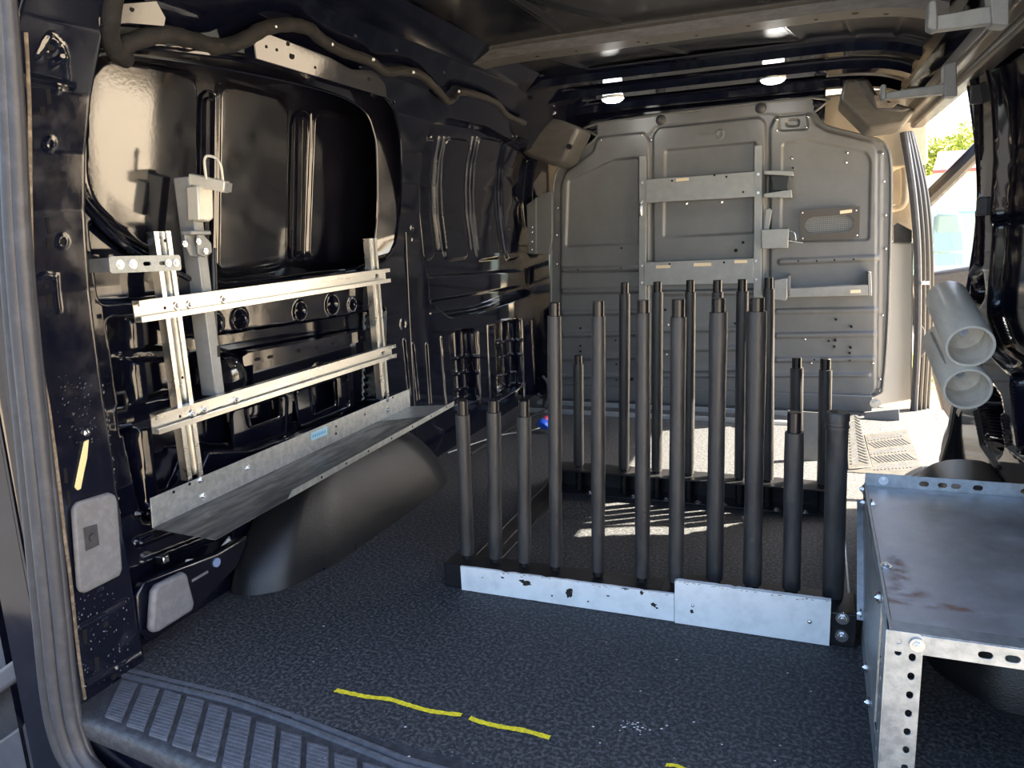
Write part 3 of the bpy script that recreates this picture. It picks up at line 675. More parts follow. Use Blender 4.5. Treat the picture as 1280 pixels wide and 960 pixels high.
# floor rails in front of the partition
for nm, (a, b, c, d), lb in (('floor_rail', (672, 503, 925, 511.5), 'bright aluminium floor rail running nearest the partition foot'), ('floor_rail', (660, 513, 925, 523), 'bright aluminium floor rail a hand width behind the other, nearer the posts')):
    p0 = PZ(a, b, .01); p1 = PZ(c, d, .01); yy = (p0.y+p1.y)/2
    t = thing(nm, lb, 'rail', (-.8, yy, 0), 'aluminium floor rails')
    MB().prism([(-1.29, yy+a_, z_) for a_, z_ in ((-.018, 0), (-.018, .014), (-.008, .014), (-.008, .006), (.008, .006), (.008, .014), (.018, .014), (.018, 0))], (1.22, 0, 0)).build('channel', M['rail'], t)

# ================================================================== CAB beyond the partition
hl = MB()
xs = np.linspace(-1.35, .50, 12)
rows = [(3.80, 1.38), (3.9, 1.36), (4.2, 1.40), (5.2, 1.36)]
hl.add([(x, y, z-.06*abs((x+.43)/.9)**4) for y, z in rows for x in xs], [(j*12+i, j*12+i+1, (j+1)*12+i+1, (j+1)*12+i) for j in range(3) for i in range(11)])
tag(hl.build('cab_headliner', M['beige']), kind='structure')
# beige liner visible past both shoulders of the partition
t1 = MB().prism([PY(a, b, 3.80) for a, b in ((1005, 122), (1160, 105), (1160, 205), (1118, 210), (1060, 190), (1010, 185))], (0, .05, 0)); tag(t1.build('trim_2', M['beige'], bevel=.01), kind='structure')
t2 = MB().prism([PY(a, b, 3.80) for a, b in ((676, 225), (684, 205), (720, 175), (752, 150), (770, 170), (770, 260), (676, 300))], (0, .05, 0)); tag(t2.build('trim_3', M['beige'], bevel=.01), kind='structure')
# front left side of the cab closes the light gap
tag(MB().boxb(-1.50, -1.42, 3.70, 5.6, -.3, 1.5).build('wall_cab_left', M['darkplas']), kind='structure')
tag(MB().boxb(-1.5, -1.27, 3.70, 3.74, -.05, 1.5).build('trim_4', M['paint']), kind='structure')

# door pillar between cab door and sliding door, with rubber seal
bpil = thing('door_pillar', 'dark pillar with rubber seals between partition and the open cab door', 'pillar', (.44, 3.72, 0)); tag(bpil, kind='structure')
outer = [(1130, 165), (1136, 200), (1143, 250), (1148, 320), (1148, 420), (1144, 500), (1142, 535)]
for k, (dx, r, mt) in enumerate(((-1, .016, 'seal'), (5, .014, 'core'), (10, .016, 'rackblack'), (15, .013, 'core'))):
    MB().tube(smooth_path([PY(a+dx*(.55+.45*min(1, i/2.)), b, 3.70+.02*k) for i, (a, b) in enumerate(outer)], 5), r, 10).build('seal_bead' if mt == 'seal' else 'pillar_body', M[mt], bpil)
MB().prism([PY(a, b, 3.84) for a, b in ((1141, 160), (1150, 155), (1159, 230), (1161, 330), (1160, 430), (1153, 545), (1142, 545), (1146, 400), (1146, 250))], (0, .08, 0)).build('pillar_flange', M['tan'], bpil, bevel=.003)
for a, b, r in ((1148, 185, .007), (1149, 205, .010), (1150, 218, .006), (1148, 512, .008), (1148, 525, .008)):
    q = PY(a, b, 3.838); MB().cyl(q+Vector((0, -.001, 0)), q+Vector((0, .01, 0)), r, n=10).build('hole', M['hole'], bpil)
yplate('striker_plate', [(1144, 418), (1152, 406), (1156, 412), (1157, 440), (1151, 448), (1143, 440)], 3.70, .03, M['darkplas'], bpil, bev=.004)
yplate('sticker', [(1146, 417), (1150, 416.5), (1150, 427), (1146, 427.5)], 3.698, .002, M['tagm'], bpil, bev=0)
q = PY(1155, 354, 3.68); MB().cyl(q+Vector((-.01, 0, 0)), q+Vector((.02, 0, 0)), .008, n=14).build('striker_pin', M['bolt'], bpil)
# pale trim standing behind, lit by the cab door opening
t5 = MB().prism([PY(a, b, 3.95) for a, b in ((1102, 160), (1150, 150), (1147, 300), (1110, 302))], (0, .05, 0)); tag(t5.build('trim_5', M['beige'], bevel=.008), kind='structure')
t6 = MB().prism([PY(a, b, 3.90) for a, b in ((1100, 303), (1142, 303), (1140, 500), (1090, 510))], (0, .05, 0)); tag(t6.build('trim_6', M['whitetrim'], bevel=.008), kind='structure')
yplate('belt_guide', [(1117, 282), (1122, 278), (1140, 288), (1140, 303), (1117, 303)], 3.88, .03, M['darkplas'], bpil)
gh = thing('grab_handle', 'cream grab handle on the cab pillar beside the partition', 'handle', PY(1126, 232, 3.88))
MB().tube(smooth_path([PY(a, b, Y_) for a, b, Y_ in ((1114, 211, 3.93), (1120, 207, 3.88), (1128, 207, 3.85), (1131, 215, 3.84), (1131, 245, 3.84), (1128, 256, 3.85), (1120, 260, 3.88), (1114, 261, 3.93))], 5), .017, 12).build('grip', M['beige'], gh)

# ---- corner covers under the roof
cl_ = thing('corner_cover', 'smooth dark grey plastic cover in the upper left corner beside the partition', 'cover', PY(680, 180, 3.5))
MB().prism([PY(a, b, 3.40) for a, b in ((668, 168), (686, 147), (702, 150), (725, 160), (706, 200), (698, 206), (690, 207), (660, 196), (650, 190))], (0, .22, 0)).build('shell', M['covplas'], cl_, bevel=.02, seg=4)
MB().prism([PY(a, b, 3.42) for a, b in ((634, 181), (648, 176), (670, 166), (666, 190), (650, 192), (638, 188))], (0, .1, 0)).build('front_lip', M['darkplas'], cl_, bevel=.008)
q = PY(711, 183, 3.395); MB().cyl(q, q+Vector((0, .02, 0)), .012, n=14).build('hole', M['hole'], cl_)
pt = thing('paper_tag', 'small white paper tag hanging above the upper left corner cover', 'tag', PY(688, 139, 3.36))
MB().prism([PY(a, b, 3.36) for a, b in ((682, 135), (694, 132), (695, 142), (684, 146))], (0, .002, 0)).build('card', M['white'], pt)
for k in range(4): MB().prism([PY(a, b, 3.3585) for a, b in ((685+2*k, 138.5-k*.4), (686+2*k, 138.2-k*.4), (686.2+2*k, 140.4-k*.4), (685.2+2*k, 140.7-k*.4))], (0, .001, 0)).build('print_mark', M['darkplas'], pt)
cr_ = thing('corner_block', 'scuffed dark plastic block in the upper right corner above the partition', 'cover', PY(1095, 130, 3.4))
MB().prism([PY(a, b, 3.34) for a, b in ((1056, 98), (1084, 96), (1100, 122), (1146, 136), (1130, 158), (1086, 163), (1049, 126))], (0, .3, 0)).build('shell', M['covplas'], cr_, bevel=.018, seg=4)
MB().prism([PY(a, b, 3.335) for a, b in ((1066, 99), (1084, 98), (1100, 124), (1142, 135), (1128, 141), (1094, 138))], (0, .04, 0)).build('top_face', M['darkplas'], cr_, bevel=.01)

# ================================================================== THINGS: left side
# ---- wheel arch covers
def arch(name, base, top, h_, label, hmap=None):
    B = chaikin(base, 2); T = chaikin(top, 2); n = len(B); mb = MB(); K = 12; vs = []
    for k in range(K+1):
        t_ = k/K; s = t_**1.35; z = h_*(1-(1-t_)**1.55)
        for i in range(n):
            p = B[i]*(1-s)+T[i]*s; vs.append((p[0], p[1], z))
    fs = [(k*n+i, k*n+(i+1) % n, (k+1)*n+(i+1) % n, (k+1)*n+i) for k in range(K) for i in range(n)]
    fs.append([K*n+i for i in range(n)]); mb.add(vs, fs)
    t = thing(name, label, 'wheel arch', (float(B[:, 0].mean()), float(B[:, 1].mean()), 0))
    mb.build('shell', M['arch'], t, ang=60); return t
arch('wheel_arch_cover', [(-1.372, 1.36), (-1.30, 1.365), (-1.235, 1.42), (-1.195, 1.58), (-1.185, 2.22), (-1.21, 2.32), (-1.30, 2.42), (-1.372, 2.44)],
     [(-1.372, 1.72), (-1.35, 1.72), (-1.31, 1.74), (-1.30, 1.78), (-1.30, 2.0), (-1.31, 2.04), (-1.35, 2.06), (-1.372, 2.06)], .262, 'moulded black wheel arch cover on the floor under the galvanised shelf')
arch('wheel_arch_cover', [(.428, 1.40), (.32, 1.42), (.24, 1.52), (.22, 1.65), (.22, 2.1), (.24, 2.25), (.32, 2.36), (.428, 2.38)],
     [(.428, 1.55), (.36, 1.56), (.31, 1.62), (.30, 1.70), (.30, 2.06), (.31, 2.10), (.36, 2.14), (.428, 2.14)], .245, 'moulded black wheel arch cover behind the slotted angle shelf unit')

# ---- galvanised shelf
SX = -1.312
sh = thing('wall_shelf', 'long galvanised tray shelf bolted to the left wall above the wheel arch', 'shelf', (SX, 1.68, .30))
a0 = PX(188, 623, SX); a1 = PX(512, 486, SX); b0 = PX(191, 659, SX); b1 = PX(513, 509, SX)
f0 = PX(269, 674, -1.1); 
zb = (b0.z+b1.z)/2
c0 = PZ(269, 674, zb-.01); c1 = PZ(567, 507, zb-.01); t0 = PZ(191, 659, zb); 
d = Vector((0, 0, 0))
MB().prism([a0, a1, Vector((SX, b1.y, zb)), Vector((SX, b0.y, zb))], (-.003, 0, 0)).build('back_flange', M['galv'], sh, bevel=.0008)
MB().prism([Vector((SX, b0.y, zb)), Vector((SX, b1.y, zb)), Vector((c1.x, c1.y, zb-.01)), Vector((c0.x, c0.y, zb-.01))], (0, 0, -.0025)).build('tray', M['tray'], sh)
jx = PZ(510, 530, zb-.004)
lp0 = PZ(359, 624, zb-.01)
MB().prism([lp0, c1, c1+Vector((.001, .002, .016)), lp0+Vector((.0, .02, .016))], (.002, 0, 0)).build('front_lip', M['galv'], sh)
e0 = Vector((SX+.002, b1.y-.10, zb+.0015)); 
MB().prism([Vector((SX+.002, b1.y-.22, zb+.001)), Vector((SX+.002, b1.y-.003, zb+.001)), Vector((c1.x-.004, c1.y-.004, zb-.0075)), Vector((c1.x-.004, c1.y-.16, zb-.0075))], (0, 0, .0012)).build('end_sheet', M['galv'], sh)
for t_ in (.14, .26, .38, .52, .66, .80, .93):
    q = lp0.lerp(c1, t_)+Vector((.0028, .006, .008)); MB().cyl(q, q+Vector((-.003, 0, 0)), .0035, n=8).build('hole', M['hole'], sh)
for a, b in ((251, 600), (254, 620), (310, 585), (484, 499.5), (485, 512.5)): bolt(PX(a, b, SX+.001), (1, 0, 0), .006, sh)
for a, b in ((217, 615), (237, 605), (420, 533), (420, 542), (456, 518), (491, 497)):
    q = PX(a, b, SX); MB().cyl(q+Vector((-.001, 0, 0)), q+Vector((.0007, 0, 0)), .0038, n=10).build('hole', M['hole'], sh)
s0, s1, s2, s3 = [PX(a, b, SX+.0004) for a, b in ((388.5, 541.5), (409, 533), (409, 543), (389, 551))]
MB().prism([s0, s1, s2, s3], (.0007, 0, 0)).build('sticker', M['sticker'], sh)['label'] = 'small pale blue maker sticker'
mb = MB()
for k in range(7):
    t_ = .12+.12*k; q = s0.lerp(s1, t_).lerp(s3.lerp(s2, t_), .5); mb.prism([q+Vector((.0008, -.0022, -.004)), q+Vector((.0008, .0014, -.004)), q+Vector((.0008, .0022, .004)), q+Vector((.0008, -.001, .004))], (.0004, 0, 0))
mb.build('sticker_print', M['bluetext'], sh)

# ---- strut rail frame
RX = -1.300
rf = thing('strut_rail_frame', 'aluminium strut channel frame of two uprights and two cross rails on left wall', 'rail frame', (RX, 1.66, .35))
def strut(p0, p1, face, wid, dep, name):
    """C channel from p0 to p1, open side looking along face; p0, p1 on the open face centre line"""
    p0 = Vector(p0); p1 = Vector(p1); ax = (p1-p0).normalized(); n = Vector(face).normalized(); s = ax.cross(n).normalized()
    w2 = wid/2; lip = wid*.26; th = .0022
    pr = [(-w2, 0), (-w2, -dep), (w2, -dep), (w2, 0), (w2-lip, 0), (w2-lip, -.006), (w2-lip+th, -.006), (w2-lip+th, -th), (w2-th, -th), (w2-th, -dep+th),
          (-w2+th, -dep+th), (-w2+th, -th), (-w2+lip-th, -th), (-w2+lip-th, -.006), (-w2+lip, -.006), (-w2+lip, 0)]
    return MB().prism([p0+s*a+n*b for a, b in pr], p1-p0)
UXf = RX-.022
for (xa, ya), (xb, yb) in (((205, 289), (243, 598)), ((465, 298), (483, 497))):
    p0 = PX(xb, yb, UXf); p1 = PX(xa, ya, UXf); p0.y = p1.y = (p0.y+p1.y)/2
    strut(p0, p1, (1, 0, 0), .046, .022, 'u').build('upright', M['alu'], rf)
for (xa, ya, xc, yc), (xb, yb, xd, yd) in (((174, 376, 177.5, 403.5), (487, 335.5, 489, 352.5)), ((195, 518, 200, 543.5), (495, 430.5, 496, 446))):
    p0 = (PX(xa, ya, RX)+PX(xc, yc, RX))/2; p1 = (PX(xb, yb, RX)+PX(xd, yd, RX))/2
    hgt = ((PX(xa, ya, RX)-PX(xc, yc, RX)).z+(PX(xb, yb, RX)-PX(xd, yd, RX)).z)/2
    cr = strut(p0, p1, (1, 0, 0), hgt, .0205, 'c').build('cross_rail', M['alu'], rf)
for a, b in ((222, 382), (238, 380.5), (280, 374), (471, 345)): bolt(PX(a, b, RX-.017), (1, 0, 0), .0065, rf)
for a, b in ((241, 517), (256, 511.5), (296, 499), (478, 440)): bolt(PX(a, b, RX-.017), (1, 0, 0), .0065, rf)
for a, b in ((206, 385), (225, 520.5), (206, 301), (228, 472)):
    q = PX(a, b, RX-.0185); MB().cyl(q, q+Vector((.0008, 0, 0)), .0035, n=10).build('hole', M['hole'], rf)
# perforated strap at the top of the rear upright
st = thing('perforated_strap', 'short zinc strap with bolts tying the rear upright to the wall', 'strap', PX(180, 333, RX))
O = PX(137, 342, RX-.004); Uv = PX(226, 338, RX-.004)-O; L_ = Uv.length; Hh = .034
MB().plate(rrect(0, L_, 0, Hh, .006), [slot(L_*.50, Hh*.5, .02, .004), slot(L_*.72, Hh*.5, .016, .004)], O, Uv, (0, 0, 1), .003).build('strap_plate', M['galv'], st, bevel=.0005)
for t_ in (.13, .30): bolt(O+Uv*t_+Vector((.004, 0, Hh*.5)), (1, 0, 0), .0062, st)
for t_ in (.80, .92): bolt(O+Uv*t_+Vector((.004, 0, Hh*.5)), (1, 0, 0), .0052, st)
MB().boxb(O.x-.06, O.x-.001, O.y, O.y+.05, O.z+.003, O.z+.03).build('spacer', M['galv'], st)

# ---- grey post with sliding clamp
PXX = -1.349
po = thing('clamp_post', 'grey square steel post with cream sliding clamp and wire handle on left wall', 'clamp post', PX(270, 495, PXX))
pt0 = PX(262, 495, PXX); pt1 = PX(237, 222, PXX); pt0.y = pt1.y = (pt0.y+pt1.y)/2
MB().bar(pt0, pt1, .030, .046, (1, 0, 0)).build('post', M['postgrey'], po, bevel=.003)
fc = PXX+.017
def xprism(name, pts, X, th, material, bev=.002): return MB().prism([PX(a, b, X) for a, b in pts], (th, 0, 0)).build(name, material, po, bevel=bev)
xprism('slide_block', [(232, 233), (252, 234), (253, 274), (248, 278), (234, 276)], fc, .035, M['cream'], .004)
am0 = PX(240, 224, fc+.02); am1 = PX(284, 234, fc+.085)
MB().bar(PX(239, 224, fc), am1, .026, .026).build('arm', M['cream'], po, bevel=.003)
ax_ = (am1-PX(239, 224, fc)).normalized()
ha = PX(258, 224, fc+.05); hb = PX(279, 230, fc+.075)
MB().tube(smooth_path([ha, ha+Vector((0, 0, .035)), ha+Vector((.001, .004, .047)), ha.lerp(hb, .3)+Vector((0, 0, .054)), ha.lerp(hb, .75)+Vector((0, 0, .054)), hb+Vector((-.001, -.004, .047)), hb+Vector((0, 0, .035)), hb], 5), .0032, 10).build('wire_handle', M['cream'], po)
MB().bar(am1, am1+ax_*.006, .02, .02).build('end_cap', M['postgrey'], po)
xprism('hinge_bracket', [(228, 291), (250, 291), (252, 305), (247, 322), (236, 320), (230, 306)], fc, .006, M['postgrey'])
xprism('hinge_bracket', [(244, 292), (250, 291), (262, 304), (263, 316), (254, 322), (246, 318)], fc+.012, .006, M['postgrey'])
xprism('hinge_top', [(226, 289), (251, 289), (252, 294), (227, 294)], fc, .03, M['postgrey'])
for a, b in ((229, 305), (246, 302), (255, 314)): bolt(PX(a, b, fc+.018), (1, 0, 0), .008, po, washer=False)
rd = thing('gas_strut', 'thin black gas strut rod hanging beside the grey clamp post', 'rod', PX(268, 440, fc))
MB().loft(PX(266, 310, fc), PX(268, 370, fc), [(.0085, 0), (.0085, 1)], 12).build('cylinder', M['core'], rd)
MB().cyl(PX(268, 368, fc), PX(271, 440, fc), .004, n=10).build('piston_rod', M['core'], rd)
MB().cyl(PX(270.5, 432, fc), PX(271, 446, fc), .008, n=12).build('end_fitting', M['rackblack'], rd)
# bright curved cup behind the lower rail
cup = thing('lamp_bowl', 'glossy black rounded bowl between grey post and black beam', 'cover', WL(285, 470, -.02))
q = WL(282, 475, -.03); MB().loft(q+Vector((-.03, 0, 0)), q+Vector((.04, 0, 0)), [(.075, 0), (.072, .5), (.055, .85), (.02, 1)], 24).build('bowl', M['skin'], cup, ang=60)

# ---- grey plastic covers
def cover(name, pts, off, th, label, cat, material, bev=.006):
    P = [WL(a, b, off) for a, b in pts]; c = sum(P, Vector())/len(P); t = thing(name, label, cat, c)
    MB().prism(P, (th, 0, 0)).build('cover_body', material, t, bevel=bev, seg=3); return t
cv = cover('access_cover', [(86, 636), (92, 627), (132, 615), (140, 618), (143, 626), (149, 710), (146, 719), (104, 740), (96, 740), (93, 733)], .0555, .012, 'rounded grey plastic access cover clipped low on the rear pillar', 'cover', M['greyplas'])
q = [WL(a, b, .069) for a, b in ((104, 660), (121, 655), (124, 681), (107, 689))]
MB().prism(q, (.0012, 0, 0)).build('latch_recess', M['darkplas'], cv, bevel=.0004)
qq = sum(q, Vector())/4; MB().cyl(qq+Vector((.0005, 0, 0)), qq+Vector((.006, 0, 0)), .007, n=14).build('latch_button', M['darkplas'], cv)
cover('kick_cover', [(184, 738), (190, 730), (222, 714), (227, 716), (236, 752), (234, 762), (192, 788), (184, 790), (181, 784)], .06, .02, 'angular grey plastic cover at floor level behind the rear pillar', 'cover', M['greyplas'], .008)
sk_ = cover('kick_guard', [(160, 742), (172, 724), (262, 690), (300, 668), (300, 680), (286, 708), (236, 760), (180, 800), (164, 790)], .03, .025, 'low black kick guard along the floor between grey cover and wheel arch', 'panel', M['paint'])
q = WL(270, 703, .056); MB().cyl(q, q+Vector((.004, 0, 0)), .011, n=18).build('reflector', mat('blue_grey_lens', (.25, .33, .55), .2), sk_)
mb = MB()
for k in range(12):
    q = WL(240+k*1.7, 728-k*1.0, .0555); mb.prism([q, q+Vector((0, .004, .001)), q+Vector((0, .004, .007)), q+Vector((0, 0, .006))], (.0006, 0, 0))
mb.build('embossed_print', M['greyplas'], sk_)
q = WL(206, 699, .03); MB().boxb(q.x-.02, q.x+.006, q.y-.009, q.y+.009, q.z-.009, q.z+.009).build('clip', M['bolt'], sk_, bevel=.003)
ys = thing('sunlit_slot_strip', 'pale yellow strip for sunlight in a slot, with a screw, on the black rear pillar', 'strip', WL(103, 575, .056))  # yellow colour stands for sunlight showing in the pillar slot
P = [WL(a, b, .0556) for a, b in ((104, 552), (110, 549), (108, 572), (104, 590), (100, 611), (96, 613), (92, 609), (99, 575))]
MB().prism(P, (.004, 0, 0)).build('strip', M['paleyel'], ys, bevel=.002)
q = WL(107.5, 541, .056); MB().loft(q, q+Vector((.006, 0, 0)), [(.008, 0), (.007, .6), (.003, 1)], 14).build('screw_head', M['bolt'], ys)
wt = thing('tape_scrap', 'crumpled white tape scrap tucked behind the black kick guard', 'tape', WL(265, 705, .02))
for pts in ([(226, 718), (232, 699), (245, 698), (250, 704), (240, 716)], [(248, 702), (270, 690), (284, 672), (288, 676), (276, 694), (256, 706)]):
    MB().prism([WL(a, b, .022) for a, b in pts], (.006, 0, 0)).build('strip', M['white'], wt, bevel=.002)
lr = thing('tie_ring', 'small square black lashing ring beside the rear pillar', 'ring', WL(149, 502, -.02))
P = [WL(a, b, -.01) for a, b in ((139, 494), (154, 490), (158, 500), (157, 512), (142, 516))]
MB().tube(P+[P[0], P[1]], .0055, 8).build('loop', M['core'], lr)

# ---- wiring harness
hp = [(143, -14, .055), (138, 20, .055), (137, 45, .05), (146, 66, .045), (158, 74, .04)]
hm = [(150, 62, .04), (165, 52, .045), (205, 43, .05), (240, 50, .05), (275, 58, .05), (305, 50, .05), (330, 36, .05), (360, 31, .05), (386, 36, .05), (402, 50, .05), (430, 65, .045), (462, 76, .04), (480, 89, .04), (505, 89, .04), (526, 94, .04), (548, 114, .035), (558, 126, .03), (566, 124, .03), (576, 115, .035), (600, 120, .035), (622, 130, .035), (634, 144, .03), (656, 154, .03)]
wh = thing('wiring_harness', 'brown-black cloth taped wiring harness snaking along the upper left wall', 'wiring harness', WL(400, 48, .05))
MB().tube(smooth_path([WL(a, b, c) for a, b, c in hp], 6), .017, 12).build('drop_branch', M['harness'], wh)
pts = smooth_path([WL(a, b, c) for a, b, c in hm], 6)
MB().tube(pts, [.017-.006*i/len(pts)+.0008*math.sin(i*1.7) for i in range(len(pts))], 12).build('main_trunk', M['harness'], wh)
for a, b in ((343, 33), (414, 55), (466, 74), (516, 90), (573, 114)):
    q = WL(a, b, .062); MB().loft(q, q+Vector((.006, 0, -.002)), [(.004, 0), (.004, .6), (.002, 1)], 8).build('clip', M['white'], wh)

# ---- door seal and open rear door
sl = thing('door_seal', 'thick ribbed grey rubber seal around the rear door opening', 'seal', PY(60, 600, .862))
cen = [(-6, -30), (1, 60), (7, 160), (13, 300), (23, 430), (36, 560), (48, 680), (58, 780), (66, 860), (76, 915), (94, 955), (136, 990)]
for k, (dx, r, dy) in enumerate(((-13, .013, .012), (-1, .015, 0), (13, .013, .004), (22, .007, .012))):
    pts = []
    for i, (a, b) in enumerate(cen):
        sc = .62+.38*min(1, max(0, b)/800)
        pts.append(PY(a+dx*sc+5, b, .862+dy))
    MB().tube(smooth_path(pts, 5), r, 12).build('seal_rib', M['seal'], sl)
dr = thing('rear_door', 'rear door swung fully open with blue-grey inner trim, left of seal', 'door', (-1.7, .98, 0)); dr['kind'] = 'structure'; dr.name = 'door_1'
XD, ZD = np.meshgrid(np.arange(-2.3, -1.40, .008), np.arange(-.5, 1.3, .008)); DD = np.zeros(XD.shape)
def dfe(pts, val, w_=.02):
    global DD
    P = [(p.x, p.z) for p in (PY(a, b, .95) for a, b in pts)]; DD = blend(DD, val, sst(sdpoly(P, XD, ZD), w_))
dfe([(-300, 470), (46, 445), (56, 760), (-300, 900)], .02)
for nm, pts, th, mt in (('ledge', [(-60, 884), (60, 799), (66, 824), (-60, 912)], -.06, 'outdoor'), ('lower_panel', [(-60, 968), (66, 880), (100, 1010), (-60, 1010)], -.04, 'outdoor'), ('dark_pocket', [(-60, 905), (66, 822), (68, 882), (-60, 972)], -.004, 'doordark'), ('mid_panel', [(-60, 655), (30, 620), (40, 700), (36, 760), (-60, 800)], -.018, 'outdoor')):
    MB().prism([PY(a, b, .948) for a, b in pts], (0, th, 0)).build(nm, M[mt], dr, bevel=.008, seg=3)
grid_obj('inner_trim', np.stack([XD, .95+DD, ZD], -1), M['outdoor'], parent=dr)
MB().boxb(-2.3, -1.40, 1.02, 1.05, -.5, 1.3).build('outer_panel', M['paint'], dr)

# ---- sill tread plate
tp = thing('sill_tread_plate', 'ribbed grey-black tread plate along the rear loading sill', 'step', (-.5, .95, 0))
eo = [PZ(a, b, -.012) for a, b in ((87, 897), (170, 926), (250, 957))]
def edge_y(x): return .878-.10*max(0, min(1, (x+1.3)/.8))**1.2
xs = np.linspace(-1.33, .2, 60)
def in_y(x): return 1.022 if x < -1.05 else 1.022-.052*min(1, (x+1.05)/.42)**1.3 if x < -.63 else .970-.02*(x+.63)
mb = MB(); prof = []
vs = []
for x in xs:
    ye, yi = edge_y(x), in_y(x)
    vs += [(x, ye+.006, -.06), (x, ye-.004, -.045), (x, ye-.006, -.016), (x, ye, -.006), (x, ye+.012, -.004), (x, yi, -.004), (x, yi+.04, -.004)]
n = 7; mb.add(vs, [(i*n+k, i*n+k+1, (i+1)*n+k+1, (i+1)*n+k) for i in range(len(xs)-1) for k in range(n-1)])
mb.build('plate', M['tread_dark'], tp, ang=50)
for off in (.002, .018):
    mb = MB(); vs = []
    for x in xs:
        yi = in_y(x)-off
        vs += [(x, yi+.005, -.004), (x, yi+.004, .0015), (x, yi-.004, .0015), (x, yi-.005, -.004)]
    mb.add(vs, [(i*4+k, i*4+k+1, (i+1)*4+k+1, (i+1)*4+k) for i in range(len(xs)-1) for k in range(3)]); mb.build('border_ridge', M['tread'], tp, ang=40)
x = -1.225; k = 0
while x < .05:
    wd = .046; ye, yi = edge_y(x)+.016, in_y(x)-.032
    q0 = PZ(172, 917, -.004); q1 = PZ(190, 870, -.004); lean = (q1.x-q0.x)/(q1.y-q0.y)*(yi-ye)-.02
    mb = MB(); mb.prism([(x-.012, ye, -.004), (x+wd-.012, ye-.002, -.004), (x+wd+.008+lean, yi, -.004), (x+.008+lean, yi, -.004)], (0, 0, .0045))
    nr = 14
    for j in range(nr):
        t_ = (j+.5)/nr; y_ = ye+(yi-ye)*t_; xo = -.012+(.02+lean)*t_
        mb.prism([(x+xo+.002, y_-.0016, .0005), (x+xo+wd-.002, y_-.0026, .0005), (x+xo+wd-.002, y_+.0002, .0005), (x+xo+.002, y_+.0012, .0005)], (0, 0, .0012))
    mb.build('tread_pad', M['tread'], tp, bevel=.0008); x += .064; k += 1
mb = MB(); mb.boxb(-1.36, .5, .90, 1.0, -.35, -.05); mb.build('sill_body', M['paint'], tp)

# ================================================================== POST RACK
rk = thing('post_rack', 'black floor rack of upright sleeved posts with worn white front boards', 'rack', (-.36, 1.95, 0))
FYB = 1.555
MB().boxb(-.845, .085, FYB+.004, FYB+.075, .0, .064).build('front_beam', M['rackblack'], rk, bevel=.004)
MB().boxb(-.30, .10, FYB+.0035, FYB+.11, .0601, .068).build('top_plate', M['rackblack'], rk, bevel=.002)
MB().boxb(.052, .105, FYB-.0, FYB+.1, .0, .075).build('end_block', M['rackblack'], rk, bevel=.003)
def yz(a, b): p = PY(a, b, FYB); return p
def board(xa, xb, zt0, zt1, Y0, th, name, seed):
    rr = random.Random(seed); top = []; N = 40
    for i in range(N+1):
        t_ = i/N; x_ = xa+(xb-xa)*t_; top.append((x_, zt0+(zt1-zt0)*t_-abs(rr.gauss(0, .0007))-(.002 if rr.random() < .06 else 0)))
    MB().prism([(x_, Y0, z_) for x_, z_ in [(xa, .0015), (xb, .0015)]+top[::-1]], (0, th, 0)).build(name, M['whiteplate'], rk)
pA = yz(576, 707); pB = yz(843, 742); pC = PY(843.5, 724.5, FYB-.006); pD = PY(1039, 750.5, FYB-.006)
board(pA.x, pB.x, pA.z, pB.z, FYB-.003, .007, 'front_board', 1); board(pC.x, pD.x, pC.z, pD.z, FYB-.008, .012, 'front_board', 2)
rr = random.Random(21)
def blob(cx, cy, rx, rz, Y, n=14):
    c = PY(cx, cy, Y); return [c+Vector((rx*math.cos(2*PI*k/n)*(.6+.7*rr.random()), 0, rz*math.sin(2*PI*k/n)*(.6+.7*rr.random()))) for k in range(n)]
mb = MB()
for cx, cy, rx, rz, Y in ((658, 729, .010, .006, FYB-.0032), (653, 726, .006, .003, FYB-.0032), (711, 742, .007, .009, FYB-.0032), (713, 738, .004, .004, FYB-.0032), (802, 741, .003, .004, FYB-.0032), (817, 756, .006, .004, FYB-.0032), (865, 764, .003, .004, FYB-.0082), (821, 760, .003, .002, FYB-.0032), (690, 745, .002, .002, FYB-.0032), (735, 752, .002, .002, FYB-.0032), (603, 722, .002, .001, FYB-.0032), (760, 745, .003, .0015, FYB-.0032), (628, 722, .004, .002, FYB-.0032), (590, 740, .010, .0016, FYB-.0032), (620, 744.5, .014, .0014, FYB-.0032), (668, 751.5, .016, .0014, FYB-.0032), (720, 760, .010, .0014, FYB-.0032), (782, 736, .008, .0012, FYB-.0032)):
    mb.prism(blob(cx, cy, rx*1.25, rz*1.25, Y), (0, .0008, 0))
mb.build('wear_marks', M['wear'], rk)
mb = MB()
for k in range(70):
    if rr.random() < .5: t_ = rr.random(); q = pA.lerp(pB, t_); Y = FYB-.0033; q = Vector((q.x, Y, q.z-abs(rr.gauss(0, .003))-.001))
    else: t_ = rr.random(); q = pC.lerp(pD, t_); Y = FYB-.0083; q = Vector((q.x, Y, q.z-abs(rr.gauss(0, .003))-.001))
    a = rr.uniform(.0006, .003); mb.prism([q, q+Vector((a*2, 0, 0)), q+Vector((a*1.5, 0, -a*.5)), q+Vector((0, 0, -a*.6))], (0, .0006, 0))
mb.build('edge_dirt', M['rust'], rk)['kind'] = 'stuff'
for a, b, r in ((866, 757, .004), (1012, 777, .0055)): rivet(PY(a, b, FYB-.0085), (0, -1, 0), r, rk, 'screw')
for a, b in ((1053, 773), (1052, 795)): bolt(PY(a, b, FYB-.001), (0, -1, 0), .0085, rk)
